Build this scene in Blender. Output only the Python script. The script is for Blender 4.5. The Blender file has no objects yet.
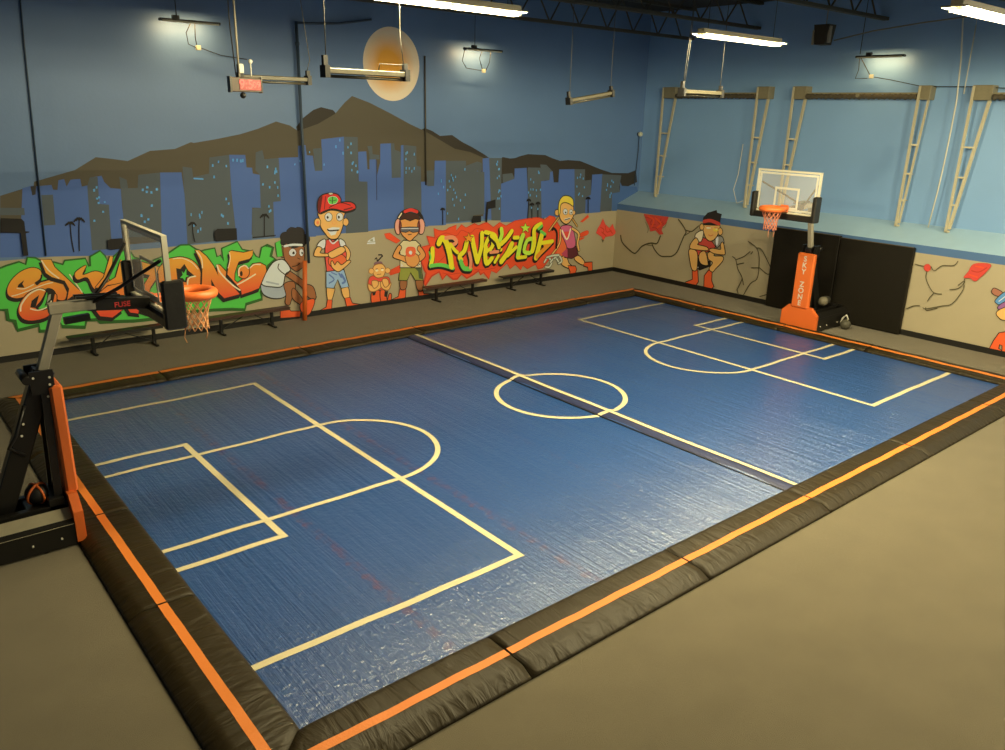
import bpy, math, random
from mathutils import Vector, Matrix
from mathutils.geometry import tessellate_polygon
R = math.radians
C = bpy.context.scene.collection
scene = bpy.context.scene
random.seed(7)

# ------------------------------------------------------------------ camera, view, world
cam_d = bpy.data.cameras.new('camera'); cam = bpy.data.objects.new('camera', cam_d); C.objects.link(cam)
cam_d.sensor_width = 36.0; cam_d.lens = 36.0 * 794.79 / 1005.0; cam_d.clip_end = 200
yaw, pitch, roll = 0.698668, -0.320903, 0.025454
right = Vector((math.cos(yaw), -math.sin(yaw), 0))
fwd = Vector((math.sin(yaw) * math.cos(pitch), math.cos(yaw) * math.cos(pitch), math.sin(pitch)))
up = right.cross(fwd)
r2 = right * math.cos(roll) + up * math.sin(roll); u2 = up * math.cos(roll) - right * math.sin(roll)
m = Matrix((r2, u2, -fwd)).transposed().to_4x4(); m.translation = Vector((-11.4624, -11.6656, 5.8674))
cam.matrix_world = m
scene.camera = cam
scene.view_settings.view_transform = 'Standard'; scene.view_settings.look = 'None'
scene.view_settings.gamma = 1.0; scene.view_settings.use_curve_mapping = False
scene.view_settings.exposure = 0.17
world = bpy.data.worlds.new('world'); scene.world = world; world.use_nodes = True
world.node_tree.nodes['Background'].inputs[0].default_value = (1.0, .85, .6, 1)
world.node_tree.nodes['Background'].inputs[1].default_value = 0.02
WARM = (1.0, 0.85, 0.47)
KEYW = 1.28   # overall strength of the room lamps

# ------------------------------------------------------------------ materials
def lin(c): return tuple(((x / 255) / 12.92 if x / 255 <= .04045 else ((x / 255 + .055) / 1.055) ** 2.4) for x in c)
EW = (0.72, 0.615, 0.36)
def paint(c, k=1.0):
    l = lin(c); q = [max(.002, l[i] / (EW[i] * k)) for i in range(3)]; f = min(1, .9 / max(q)); return tuple(v * f for v in q)
MATS = {}
def mat(name, col, rough=.6, metal=0.0, bump=0.0, bscale=40, var=0.0, vscale=3, spec=.5, emit=None, estr=0, alpha=1, coat=0):
    if name in MATS: return MATS[name]
    if not name.startswith(('mural', 'painted')): col = tuple(c * .80 for c in col)
    M = bpy.data.materials.new(name); M.use_nodes = True; nt = M.node_tree; b = nt.nodes['Principled BSDF']
    b.inputs['Base Color'].default_value = (*col, 1); b.inputs['Roughness'].default_value = rough
    b.inputs['Metallic'].default_value = metal; b.inputs['Specular IOR Level'].default_value = spec
    if coat: b.inputs['Coat Weight'].default_value = coat
    tc = nt.nodes.new('ShaderNodeTexCoord')
    if var:
        n = nt.nodes.new('ShaderNodeTexNoise'); n.inputs['Scale'].default_value = vscale; n.inputs['Detail'].default_value = 5
        nt.links.new(tc.outputs['Object'], n.inputs['Vector'])
        mx = nt.nodes.new('ShaderNodeMix'); mx.data_type = 'RGBA'
        mx.inputs[6].default_value = (*[c * (1 - var) for c in col], 1); mx.inputs[7].default_value = (*[min(1, c * (1 + var)) for c in col], 1)
        nt.links.new(n.outputs['Fac'], mx.inputs[0]); nt.links.new(mx.outputs[2], b.inputs['Base Color'])
    if bump:
        n2 = nt.nodes.new('ShaderNodeTexNoise'); n2.inputs['Scale'].default_value = bscale; n2.inputs['Detail'].default_value = 3
        nt.links.new(tc.outputs['Object'], n2.inputs['Vector'])
        bp = nt.nodes.new('ShaderNodeBump'); bp.inputs['Strength'].default_value = bump; bp.inputs['Distance'].default_value = .02
        nt.links.new(n2.outputs['Fac'], bp.inputs['Height']); nt.links.new(bp.outputs[0], b.inputs['Normal'])
    if emit:
        b.inputs['Emission Color'].default_value = (*emit, 1); b.inputs['Emission Strength'].default_value = estr
    MATS[name] = M; return M
def ramp_z(name, z0, z1, c0, c1, rough=.55):
    """paint that fades from one colour to another with height"""
    M = mat(name, c0, rough); nt = M.node_tree; b = nt.nodes['Principled BSDF']
    g = nt.nodes.new('ShaderNodeNewGeometry'); s = nt.nodes.new('ShaderNodeSeparateXYZ'); mr = nt.nodes.new('ShaderNodeMapRange')
    mr.inputs[1].default_value = z0; mr.inputs[2].default_value = z1
    mx = nt.nodes.new('ShaderNodeMix'); mx.data_type = 'RGBA'; mx.inputs[6].default_value = (*c0, 1); mx.inputs[7].default_value = (*c1, 1)
    nt.links.new(g.outputs['Position'], s.inputs[0]); nt.links.new(s.outputs['Z'], mr.inputs[0])
    nt.links.new(mr.outputs[0], mx.inputs[0]); nt.links.new(mx.outputs[2], b.inputs['Base Color'])
    return M

# ------------------------------------------------------------------ mesh helpers
class MB:
    def __init__(s): s.v = []; s.f = []; s.mi = []; s.sm = []
    def add(s, vs, fs, mi=0, smooth=False):
        o = len(s.v); s.v += [tuple(v) for v in vs]
        for f in fs: s.f.append(tuple(i + o for i in f)); s.mi.append(mi); s.sm.append(smooth)
        return s
    def box(s, x0, x1, y0, y1, z0, z1, mi=0, c=0.0):
        if c <= 0:
            vs = [(x, y, z) for z in (z0, z1) for y in (y0, y1) for x in (x0, x1)]
            return s.add(vs, [(0, 2, 3, 1), (4, 5, 7, 6), (0, 1, 5, 4), (2, 6, 7, 3), (0, 4, 6, 2), (1, 3, 7, 5)], mi)
        rings = []
        for z, k in ((z0, c), (z0 + c, 0), (z1 - c, 0), (z1, c)):
            a0, a1, b0, b1 = x0 + k, x1 - k, y0 + k, y1 - k
            rings.append([(a0 + c, b0, z), (a1 - c, b0, z), (a1, b0 + c, z), (a1, b1 - c, z), (a1 - c, b1, z), (a0 + c, b1, z), (a0, b1 - c, z), (a0, b0 + c, z)])
        return s.loft(rings, mi, False, True)
    def loft(s, rings, mi=0, smooth=True, caps=True):
        n = len(rings[0]); vs = [p for r in rings for p in r]; fs = []
        for k in range(len(rings) - 1):
            for i in range(n):
                j = (i + 1) % n; fs.append((k * n + i, k * n + j, (k + 1) * n + j, (k + 1) * n + i))
        o = len(s.v); s.add(vs, fs, mi, smooth)
        if caps:
            s.f.append(tuple(o + i for i in range(n))[::-1]); s.mi.append(mi); s.sm.append(False)
            s.f.append(tuple(o + (len(rings) - 1) * n + i for i in range(n))); s.mi.append(mi); s.sm.append(False)
        return s
    def bar(s, a, b, w, h, mi=0, up=(0, 0, 1), c=0):
        a = Vector(a); b = Vector(b); d = (b - a).normalized(); up = Vector(up)
        if abs(d.dot(up)) > .98: up = Vector((1, 0, 0))
        x = d.cross(up).normalized(); y = x.cross(d)
        w /= 2; h /= 2
        if c: pr = [(-w + c, -h), (w - c, -h), (w, -h + c), (w, h - c), (w - c, h), (-w + c, h), (-w, h - c), (-w, -h + c)]
        else: pr = [(-w, -h), (w, -h), (w, h), (-w, h)]
        return s.loft([[p + x * u + y * v for u, v in pr] for p in (a, b)], mi, False)
    def tube(s, pts, r, mi=0, n=8, closed=False, radii=None):
        P = [Vector(p) for p in pts]; rings = []; prev = None
        for i, p in enumerate(P):
            if closed: d = (P[(i + 1) % len(P)] - P[i - 1])
            elif i == 0: d = P[1] - P[0]
            elif i == len(P) - 1: d = P[-1] - P[-2]
            else: d = (P[i + 1] - p).normalized() + (p - P[i - 1]).normalized()
            d.normalize()
            ref = prev if prev is not None else (Vector((0, 0, 1)) if abs(d.z) < .9 else Vector((1, 0, 0)))
            x = (ref - d * ref.dot(d)).normalized(); prev = x; y = d.cross(x)
            rr = radii[i] if radii else r
            rings.append([p + x * rr * math.cos(2 * math.pi * k / n) + y * rr * math.sin(2 * math.pi * k / n) for k in range(n)])
        if closed: rings.append(rings[0]); return s.loft(rings, mi, True, False)
        return s.loft(rings, mi, True, True)
    def cyl(s, a, b, r, mi=0, n=16, r2=None): return s.tube([a, b], r, mi, n, radii=[r, r if r2 is None else r2])
    def sphere(s, c, r, mi=0, n=16, k=10, sz=1.0):
        c = Vector(c); rings = []
        for i in range(k + 1):
            t = math.pi * i / k; rr = max(r * math.sin(t), 1e-4)
            rings.append([c + Vector((rr * math.cos(2 * math.pi * j / n), rr * math.sin(2 * math.pi * j / n), -r * sz * math.cos(t))) for j in range(n)])
        return s.loft(rings, mi, True, True)
    def prism(s, poly, a, b, axis=2, mi=0, smooth=False):
        def P(u, v, w): return ((w, u, v), (u, w, v), (u, v, w))[axis]
        return s.loft([[P(u, v, a) for u, v in poly], [P(u, v, b) for u, v in poly]], mi, smooth)
    def build(s, name, mats, parent=None, loc=None):
        me = bpy.data.meshes.new(name); me.from_pydata(s.v, [], s.f); 
        for M in (mats if isinstance(mats, (list, tuple)) else [mats]): me.materials.append(M)
        me.polygons.foreach_set('material_index', s.mi); me.polygons.foreach_set('use_smooth', s.sm); me.update()
        import bmesh
        bm = bmesh.new(); bm.from_mesh(me); bmesh.ops.recalc_face_normals(bm, faces=bm.faces); bm.to_mesh(me); bm.free()
        o = bpy.data.objects.new(name, me); C.objects.link(o)
        if parent: o.parent = parent
        if loc: o.location = loc
        return o
def tag(o, label, cat, group=None):
    o['label'] = label; o['category'] = cat
    if group: o['group'] = group
    return o
def thing(name, label, cat, loc=(0, 0, 0), rz=0, group=None):
    o = bpy.data.objects.new(name, None); C.objects.link(o); o.location = loc; o.rotation_euler = (0, 0, rz); o.empty_display_size = .1
    return tag(o, label, cat, group)
def struct(o): o['kind'] = 'structure'; return o
def plabel(o, t): o['label'] = t; return o
def kids(o): return [c for c in bpy.data.objects if c.parent == o]
def dup(o, loc, label=None, rz=None):
    r = o.copy(); C.objects.link(r); r.location = loc
    if rz is not None: r.rotation_euler = (0, 0, rz)
    if label: r['label'] = label
    for ch in kids(o):
        c = ch.copy(); C.objects.link(c); c.parent = r
        for g in kids(ch):
            d = g.copy(); C.objects.link(d); d.parent = c
    return r
def text_mesh(s, name, size, material, parent, mw, depth=.002):
    cu = bpy.data.curves.new(name, 'FONT'); cu.body = s; cu.size = size; cu.align_x = 'CENTER'; cu.align_y = 'CENTER'; cu.extrude = depth; cu.offset = size * .018
    o = bpy.data.objects.new(name + '_curve', cu); C.objects.link(o)
    dg = bpy.context.evaluated_depsgraph_get(); me = bpy.data.meshes.new_from_object(o.evaluated_get(dg)); me.name = name
    bpy.data.objects.remove(o); bpy.data.curves.remove(cu)
    me.materials.clear(); me.materials.append(material); me.transform(mw)
    r = bpy.data.objects.new(name, me); C.objects.link(r); r.parent = parent; return r
MURAL = [
 ('painted_mountain_range','L',[
  (0,'mtn_dark',0,0,'-136,531 -114,555 -83,576 -59,584 -22,577 -2,556 -35,511 -127,497'),
  (0,'mtn_dark',0,0,'261,522 286,531 312,523 342,508 388,511 427,490 467,474 521,449 551,432 460,409 304,437'),
  (0,'mtn',0,0,'-855,380 -810,393 -786,399 -784,408 -740,420 -696,432 -648,460 -617,456 -578,450 -524,473 -507,474 -464,477 -423,493 -416,491 -359,500 -295,512 -245,526 -193,545 -154,535 -131,521 -70,540 -17,567 16,599 39,616 96,599 163,572 232,542 286,522 361,487 400,469 459,459 517,439 585,422 590,252 -875,250'),
  (0,'mtn_dark',0,0,'576,432 597,441 628,436 650,437 672,443 707,449 786,445 820,434 859,424 898,426 958,422 1010,407 1064,391 1130,375 1220,372 1264,382 1276,337 1074,278 580,302'),
 ]),
 ('painted_city_skyline','L',[
  (0,'bldg',0,0,'-867,299 -867,299 -827,298 -809,395 -801,397 -789,400 -778,398 -750,400 -748,389 -739,388 -734,410 -722,412 -719,395 -709,410 -699,411 -688,411 -687,394 -673,396 -668,412 -664,414 -641,417 -637,403 -625,388 -602,385 -604,334 -602,272 -612,225 -876,244'),
  (0,'bside',0,0,'-859,354 -812,351 -813,335 -862,338'),
  (0,'bside',0,0,'-774,378 -750,378 -754,309 -778,309'),
  (0,'bside',0,0,'-675,394 -667,414 -650,415 -654,352 -633,349 -639,243 -684,243 -680,316'),
  (0,'roofdark',0,0,'-793,398 -781,400 -785,380 -792,378'),
  (0,'bside',0,0,'-602,414 -586,406 -585,386 -563,386 -558,416 -506,420 -523,266 -608,268 -602,349'),
  (0,'bside',0,0,'-581,382 -562,383 -557,417 -506,421 -518,264 -592,290'),
  (0,'bldg',0,0,'-506,421 -454,420 -451,335 -455,239 -521,237'),
  (0,'bside',0,0,'-450,434 -427,430 -426,408 -385,415 -380,455 -328,461 -330,372 -326,243 -457,239 -453,335'),
  (0,'bside',0,0,'-446,377 -386,372 -397,254 -454,259'),
  (1,'bwin',1,0.040,'-424,404 -402,402'),
  (0,'bldg',0,0,'-328,461 -285,460 -284,428 -269,427 -268,412 -249,408 -253,321 -277,323 -285,237 -326,240 -330,367'),
  (0,'bside',0,0,'-256,466 -237,472 -233,448 -193,451 -194,338 -213,336 -218,241 -283,240 -277,320 -253,321 -249,408 -260,420'),
  (0,'bldg',0,0,'-193,451 -134,452 -139,359 -94,351 -94,231 -218,238 -215,336 -194,337'),
  (0,'bside',0,0,'-217,450 -192,449 -194,336 -216,335 -219,239 -232,240'),
  (0,'bldg',0,0,'-192,449 -149,449 -146,392 -136,395 -143,233 -219,239 -216,335 -194,336'),
  (0,'bldg',0,0,'-134,482 -112,484 -109,457 -91,455 -87,414 -64,414 -63,499 8,506 4,339 3,234 -143,233'),
  (0,'bside',0,0,'-90,474 -62,476 -64,414 -87,414 -88,455'),
  (0,'bside',0,0,'8,506 52,505 49,381 80,379 78,232 3,233 6,399'),
  (0,'bldg',0,0,'52,464 79,465 81,414 88,414 89,442 110,444 113,396 125,433 127,486 163,487 164,387 196,387 198,481 207,482 205,239 78,234 80,379 51,381'),
  (1,'bdark',0,0.032,'112,439 110,325'),
  (0,'bside',0,0,'163,487 175,487 176,469 197,462 196,387 164,387'),
  (0,'bside',0,0,'83,480 99,480 100,457 122,454 123,442 89,442 89,457'),
  (0,'bside',0,0,'207,482 253,478 253,421 269,417 270,235 204,236'),
  (0,'bldg',0,0,'270,372 292,372 295,233 270,235'),
  (0,'bldg',0,0,'269,372 290,371 293,358 318,358 321,434 363,434 364,233 274,236'),
  (0,'bside',0,0,'363,433 442,432 443,416 488,429 507,424 510,286 477,287 474,241 364,240'),
  (0,'bside',0,0,'290,405 319,406 318,358 294,358'),
  (0,'bldg',0,0,'459,380 488,400 501,394 507,286 480,287 476,324 460,329'),
  (0,'bldg',0,0,'510,438 540,440 552,241 518,243'),
  (0,'bside',0,0,'537,439 591,438 593,233 552,236'),
  (1,'bdark',0,0.037,'507,399 510,286'),
  (0,'bside',0,0,'595,386 638,388 653,364 597,358'),
  (0,'bldg',0,0,'590,355 648,369 648,403 702,404 714,297 718,220 593,228'),
  (0,'bside',0,0,'706,403 784,400 794,220 718,225'),
  (0,'bside',0,0,'708,405 765,403 780,225 716,229'),
  (0,'bside',0,0,'764,414 792,412 824,389 826,358 773,360'),
  (0,'bldg',0,0,'770,357 810,359 812,387 824,389 831,351 854,350 855,395 932,394 947,229 780,230'),
  (0,'bside',0,0,'930,394 984,392 996,235 944,231'),
  (0,'bside',0,0,'986,352 1018,354 1028,233 996,233'),
  (0,'bldg',0,0,'996,292 1022,300 1023,372 1077,373 1080,233 997,233'),
  (0,'bside',0,0,'1076,372 1181,365 1174,322 1180,303 1137,300 1140,234 1076,235'),
  (0,'bldg2',0,0,'1137,300 1180,303 1176,341 1188,326 1274,319 1300,258 1308,230 1206,232 1142,234'),
  (0,'bside',0,0,'444,403 518,395 521,259 446,257'),
  (0,'bwin',0,0,'-663,388 -659,388 -660,382 -664,382'),
  (0,'bwin',0,0,'-664,387 -659,387 -660,381 -664,381'),
  (0,'bwin',0,0,'-657,394 -653,394 -654,388 -658,388'),
  (0,'bwin',0,0,'-650,336 -646,335 -646,331 -651,331'),
  (0,'bwin',0,0,'-660,367 -655,367 -656,362 -660,363'),
  (0,'bwin',0,0,'-672,316 -668,316 -668,311 -673,311'),
  (0,'bwin',0,0,'-655,370 -651,370 -651,365 -656,365'),
  (0,'bwin',0,0,'-644,358 -640,358 -640,354 -644,354'),
  (0,'bwin',0,0,'-658,357 -653,357 -654,352 -658,352'),
  (0,'bwin',0,0,'-537,345 -532,345 -533,339 -538,339'),
  (0,'bwin',0,0,'-535,377 -530,377 -530,371 -535,371'),
  (0,'bwin',0,0,'-546,379 -540,378 -541,373 -546,373'),
  (0,'bwin',0,0,'-543,390 -538,389 -538,384 -544,384'),
  (0,'bwin',0,0,'-558,307 -553,306 -554,300 -559,301'),
  (0,'bwin',0,0,'-521,384 -516,384 -516,378 -522,378'),
  (0,'bwin',0,0,'-554,384 -549,384 -550,378 -555,378'),
  (0,'bwin',0,0,'-549,312 -544,311 -545,306 -550,306'),
  (0,'bwin',0,0,'-564,321 -559,320 -560,315 -565,316'),
  (0,'bwin',0,0,'-564,323 -560,323 -560,318 -565,318'),
  (0,'bwin',0,0,'-429,275 -425,275 -426,267 -430,267'),
  (0,'bwin',0,0,'-438,291 -434,290 -435,283 -439,283'),
  (0,'bwin',0,0,'-422,280 -418,280 -419,272 -422,272'),
  (0,'bwin',0,0,'-442,318 -439,318 -440,310 -443,311'),
  (0,'bwin',0,0,'-414,322 -411,322 -412,314 -415,315'),
  (0,'bwin',0,0,'-420,311 -417,310 -418,303 -421,303'),
  (0,'bwin',0,0,'-421,316 -418,315 -418,308 -422,308'),
  (0,'bwin',0,0,'-376,439 -372,438 -372,432 -377,432'),
  (0,'bwin',0,0,'-375,410 -371,410 -371,403 -376,403'),
  (0,'bwin',0,0,'-343,340 -338,340 -339,334 -343,334'),
  (0,'bwin',0,0,'-348,353 -344,352 -345,346 -349,346'),
  (0,'bwin',0,0,'-361,309 -356,308 -357,302 -361,302'),
  (0,'bwin',0,0,'-349,290 -345,289 -345,282 -350,283'),
  (0,'bwin',0,0,'-341,436 -337,436 -337,430 -341,430'),
  (0,'bwin',0,0,'-360,447 -356,447 -357,441 -361,441'),
  (0,'bwin',0,0,'-364,312 -360,312 -361,305 -365,305'),
  (0,'bwin',0,0,'-322,451 -317,451 -318,444 -322,444'),
  (0,'bwin',0,0,'-311,451 -306,451 -307,443 -312,443'),
  (0,'bwin',0,0,'-296,450 -291,450 -292,442 -297,442'),
  (0,'bwin',0,0,'-302,449 -297,449 -297,441 -302,441'),
  (0,'bwin',0,0,'-228,316 -224,316 -224,309 -229,310'),
  (0,'bwin',0,0,'-204,419 -200,419 -200,412 -205,412'),
  (0,'bwin',0,0,'-211,390 -206,390 -207,383 -211,384'),
  (0,'bwin',0,0,'-245,386 -240,386 -241,380 -246,380'),
  (0,'bwin',0,0,'-232,314 -227,313 -228,307 -232,307'),
  (0,'bwin',0,0,'-229,432 -225,432 -225,425 -230,425'),
  (0,'bwin',0,0,'-208,419 -204,419 -204,412 -209,413'),
  (0,'bwin',0,0,'-232,328 -228,327 -228,321 -233,321'),
  (0,'bwin',0,0,'-227,378 -222,378 -223,371 -227,372'),
  (0,'bwin',0,0,'-8,501 -5,501 -5,493 -9,493'),
  (0,'bwin',0,0,'-22,483 -18,483 -18,475 -22,475'),
  (0,'bwin',0,0,'0,465 4,465 3,457 0,457'),
  (0,'bwin',0,0,'16,480 20,480 20,474 16,474'),
  (0,'bwin',0,0,'28,435 33,434 33,428 28,428'),
  (0,'bwin',0,0,'25,465 30,465 30,458 25,458'),
  (0,'bwin',0,0,'44,412 49,412 49,405 44,405'),
  (0,'bwin',0,0,'26,417 30,417 30,410 26,410'),
  (0,'bwin',0,0,'26,490 31,490 30,483 26,483'),
  (0,'bwin',0,0,'31,438 36,438 35,432 31,432'),
  (0,'bwin',0,0,'43,411 48,411 48,404 43,404'),
  (0,'bwin',0,0,'40,429 44,429 44,422 39,423'),
  (0,'bwin',0,0,'-204,377 -200,377 -200,370 -204,370'),
  (0,'bwin',0,0,'-204,355 -200,355 -200,348 -205,348'),
  (0,'bwin',0,0,'-206,426 -202,426 -202,419 -207,420'),
  (0,'bwin',0,0,'-209,415 -205,415 -206,408 -210,409'),
  (0,'bwin',0,0,'223,417 227,417 226,410 223,410'),
  (0,'bwin',0,0,'212,445 215,445 215,437 211,438'),
  (0,'bwin',0,0,'242,459 245,459 245,451 241,451'),
  (0,'bwin',0,0,'212,461 215,461 215,453 212,453'),
  (0,'bwin',0,0,'212,418 216,418 215,410 212,410'),
  (0,'bwin',0,0,'216,464 220,464 220,457 216,457'),
  (0,'bwin',0,0,'241,417 245,417 244,409 241,409'),
  (0,'bwin',0,0,'232,409 236,409 235,401 232,401'),
  (0,'bwin',0,0,'211,406 214,406 214,398 211,398'),
  (0,'bwin',0,0,'388,377 392,377 392,369 388,369'),
  (0,'bwin',0,0,'417,313 421,313 421,305 417,305'),
  (0,'bwin',0,0,'434,410 438,409 438,402 434,402'),
  (0,'bwin',0,0,'390,347 394,347 394,340 390,340'),
  (0,'bwin',0,0,'397,387 401,387 401,380 397,380'),
  (0,'bwin',0,0,'330,337 334,337 334,330 330,330'),
  (0,'bwin',0,0,'366,274 370,274 370,267 366,267'),
  (0,'bwin',0,0,'376,357 380,357 380,350 376,350'),
  (0,'bwin',0,0,'396,337 400,337 400,330 396,330'),
  (0,'bwin',0,0,'433,289 437,289 437,281 433,282'),
  (0,'bwin',0,0,'380,393 384,393 384,385 380,386'),
  (0,'bwin',0,0,'392,298 396,298 396,291 392,291'),
  (0,'bwin',0,0,'410,254 414,254 414,246 410,246'),
  (0,'bwin',0,0,'350,357 354,357 354,349 350,350'),
  (0,'bwin',0,0,'372,375 376,374 376,367 372,367'),
  (0,'bwin',0,0,'366,347 370,347 370,340 366,340'),
  (0,'bwin',0,0,'385,384 389,383 389,376 385,376'),
  (0,'bwin',0,0,'341,378 345,378 345,371 341,371'),
  (0,'bwin',0,0,'341,376 345,376 345,368 341,368'),
  (0,'bwin',0,0,'401,324 405,324 405,316 401,316'),
  (0,'bwin',0,0,'436,330 440,330 441,322 436,322'),
  (0,'bwin',0,0,'386,318 390,317 390,310 386,310'),
  (0,'bwin',0,0,'580,336 585,336 585,329 581,329'),
  (0,'bwin',0,0,'577,338 581,338 581,331 577,331'),
  (0,'bwin',0,0,'572,311 576,311 576,304 572,304'),
  (0,'bwin',0,0,'576,384 580,384 580,377 576,377'),
  (0,'bwin',0,0,'566,421 570,421 570,414 566,414'),
  (0,'bwin',0,0,'568,430 572,430 572,423 568,423'),
  (0,'bwin',0,0,'564,423 568,423 568,416 564,416'),
  (0,'bwin',0,0,'568,378 572,378 572,371 568,371'),
  (0,'bwin',0,0,'578,311 582,311 582,304 578,304'),
  (0,'bwin',0,0,'576,407 580,407 580,400 576,400'),
  (0,'bwin',0,0,'585,318 590,318 590,310 586,311'),
  (0,'bwin',0,0,'575,332 579,332 579,325 575,325'),
  (0,'bwin',0,0,'573,406 577,406 577,399 573,399'),
  (0,'bwin',0,0,'580,277 584,277 584,270 580,270'),
  (0,'bwin',0,0,'752,391 756,390 756,383 752,383'),
  (0,'bwin',0,0,'716,316 721,316 721,308 716,308'),
  (0,'bwin',0,0,'763,332 768,332 768,325 763,325'),
  (0,'bwin',0,0,'751,394 755,394 756,387 751,387'),
  (0,'bwin',0,0,'754,389 759,389 759,382 754,382'),
  (0,'bwin',0,0,'716,369 720,369 720,361 716,362'),
  (0,'bwin',0,0,'708,325 713,325 713,317 709,318'),
  (0,'bwin',0,0,'718,335 722,335 722,328 718,328'),
  (0,'bwin',0,0,'743,331 748,331 748,324 744,324'),
  (0,'bwin',0,0,'745,312 750,311 750,304 746,304'),
  (0,'bwin',0,0,'730,359 734,359 734,352 730,352'),
  (0,'bwin',0,0,'728,335 733,334 733,327 729,327'),
  (0,'bwin',0,0,'955,311 960,311 960,304 955,304'),
  (0,'bwin',0,0,'941,368 946,367 946,360 941,360'),
  (0,'bwin',0,0,'956,378 961,378 962,371 957,371'),
  (0,'bwin',0,0,'951,307 956,307 956,300 951,300'),
  (0,'bwin',0,0,'954,369 959,369 959,362 954,362'),
  (0,'bwin',0,0,'978,332 984,332 984,325 979,325'),
  (0,'bwin',0,0,'971,301 976,301 977,294 972,294'),
  (0,'bwin',0,0,'970,364 975,364 976,356 970,357'),
  (0,'bwin',0,0,'940,337 945,336 945,329 940,330'),
  (0,'bwin',0,0,'1123,305 1128,305 1129,297 1124,298'),
  (0,'bwin',0,0,'1096,319 1102,318 1102,311 1097,311'),
  (0,'bwin',0,0,'1130,345 1136,345 1137,338 1131,338'),
  (0,'bwin',0,0,'1100,334 1105,334 1106,326 1100,326'),
  (0,'bwin',0,0,'1118,292 1123,291 1124,284 1118,284'),
  (0,'bwin',0,0,'1118,299 1123,299 1124,292 1118,292'),
  (0,'bwin',0,0,'1118,330 1124,330 1124,322 1119,322'),
  (0,'bwin',0,0,'1100,339 1105,339 1106,332 1101,332'),
  (0,'bwin',0,0,'1122,351 1127,351 1128,344 1123,344'),
  (0,'bwin',0,0,'723,273 728,272 728,266 723,266'),
  (0,'bwin',0,0,'753,267 758,267 758,260 753,260'),
  (0,'bwin',0,0,'-135,445 -132,445 -132,439 -135,439'),
  (0,'bwin',0,0,'-150,436 -147,436 -148,431 -151,431'),
  (0,'bwin',0,0,'-62,434 -59,434 -60,428 -63,428'),
  (0,'bwin',0,0,'-105,468 -102,468 -102,463 -105,463'),
  (0,'bwin',0,0,'-125,465 -122,465 -123,460 -125,460'),
 ]),
 ('painted_palm_and_sign_silhouettes','L',[
  (1,'sil',1,0.022,'-724,243 -725,276 -723,309'),
  (1,'sil',1,0.029,'-723,309 -717,310 -714,304'),
  (1,'sil',1,0.030,'-723,309 -717,311 -714,304'),
  (1,'sil',1,0.030,'-723,309 -719,314 -717,306'),
  (1,'sil',1,0.029,'-723,309 -722,315 -723,308'),
  (1,'sil',1,0.029,'-723,309 -726,314 -730,307'),
  (1,'sil',1,0.029,'-723,309 -729,311 -734,305'),
  (1,'sil',1,0.029,'-723,309 -729,311 -734,305'),
  (1,'sil',1,0.022,'-712,244 -708,281 -703,317'),
  (1,'sil',1,0.029,'-703,317 -696,319 -692,311'),
  (1,'sil',1,0.029,'-703,317 -696,319 -692,312'),
  (1,'sil',1,0.029,'-703,317 -698,322 -696,314'),
  (1,'sil',1,0.029,'-703,317 -702,324 -703,316'),
  (1,'sil',1,0.029,'-703,317 -706,323 -710,315'),
  (1,'sil',1,0.029,'-703,317 -709,320 -715,313'),
  (1,'sil',1,0.029,'-703,317 -709,320 -715,313'),
  (1,'sil',1,0.025,'-438,244 -441,267 -440,290'),
  (1,'sil',1,0.032,'-440,290 -434,291 -431,286'),
  (1,'sil',1,0.033,'-440,290 -434,291 -431,286'),
  (1,'sil',1,0.033,'-440,290 -436,294 -434,288'),
  (1,'sil',1,0.033,'-440,290 -440,296 -440,289'),
  (1,'sil',1,0.032,'-440,290 -443,295 -446,289'),
  (1,'sil',1,0.033,'-440,290 -446,292 -450,287'),
  (1,'sil',1,0.033,'-440,290 -446,292 -450,287'),
  (1,'sil',1,0.027,'-249,245 -247,272 -245,299'),
  (1,'sil',1,0.036,'-245,299 -237,300 -233,293'),
  (1,'sil',1,0.036,'-245,299 -237,300 -233,293'),
  (1,'sil',1,0.035,'-245,299 -240,304 -237,296'),
  (1,'sil',1,0.036,'-245,299 -244,305 -245,297'),
  (1,'sil',1,0.036,'-245,299 -249,304 -252,297'),
  (1,'sil',1,0.036,'-245,299 -252,301 -257,295'),
  (1,'sil',1,0.036,'-245,299 -252,301 -257,295'),
  (1,'sil',1,0.036,'350,237 350,261 350,285'),
  (1,'sil',1,0.045,'350,285 354,286 357,282'),
  (1,'sil',1,0.046,'350,285 354,286 357,282'),
  (1,'sil',1,0.046,'350,285 352,287 354,283'),
  (1,'sil',1,0.046,'350,285 350,288 350,284'),
  (1,'sil',1,0.046,'350,285 347,288 345,284'),
  (1,'sil',1,0.046,'350,285 345,286 342,283'),
  (1,'sil',1,0.046,'350,285 345,286 342,283'),
  (1,'sil',1,0.040,'712,234 714,265 714,295'),
  (1,'sil',1,0.051,'714,295 720,296 723,292'),
  (1,'sil',1,0.052,'714,295 720,296 723,292'),
  (1,'sil',1,0.052,'714,295 717,298 720,294'),
  (1,'sil',1,0.051,'714,295 714,299 714,295'),
  (1,'sil',1,0.052,'714,295 711,299 709,294'),
  (1,'sil',1,0.051,'714,295 709,297 706,293'),
  (1,'sil',1,0.052,'714,295 709,297 706,293'),
  (1,'sil',1,0.041,'731,233 730,257 729,281'),
  (1,'sil',1,0.052,'729,281 734,282 738,278'),
  (1,'sil',1,0.052,'729,281 734,282 738,278'),
  (1,'sil',1,0.052,'729,281 732,284 734,280'),
  (1,'sil',1,0.053,'729,281 729,285 729,280'),
  (1,'sil',1,0.051,'729,281 726,284 724,280'),
  (1,'sil',1,0.053,'729,281 724,282 720,279'),
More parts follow.
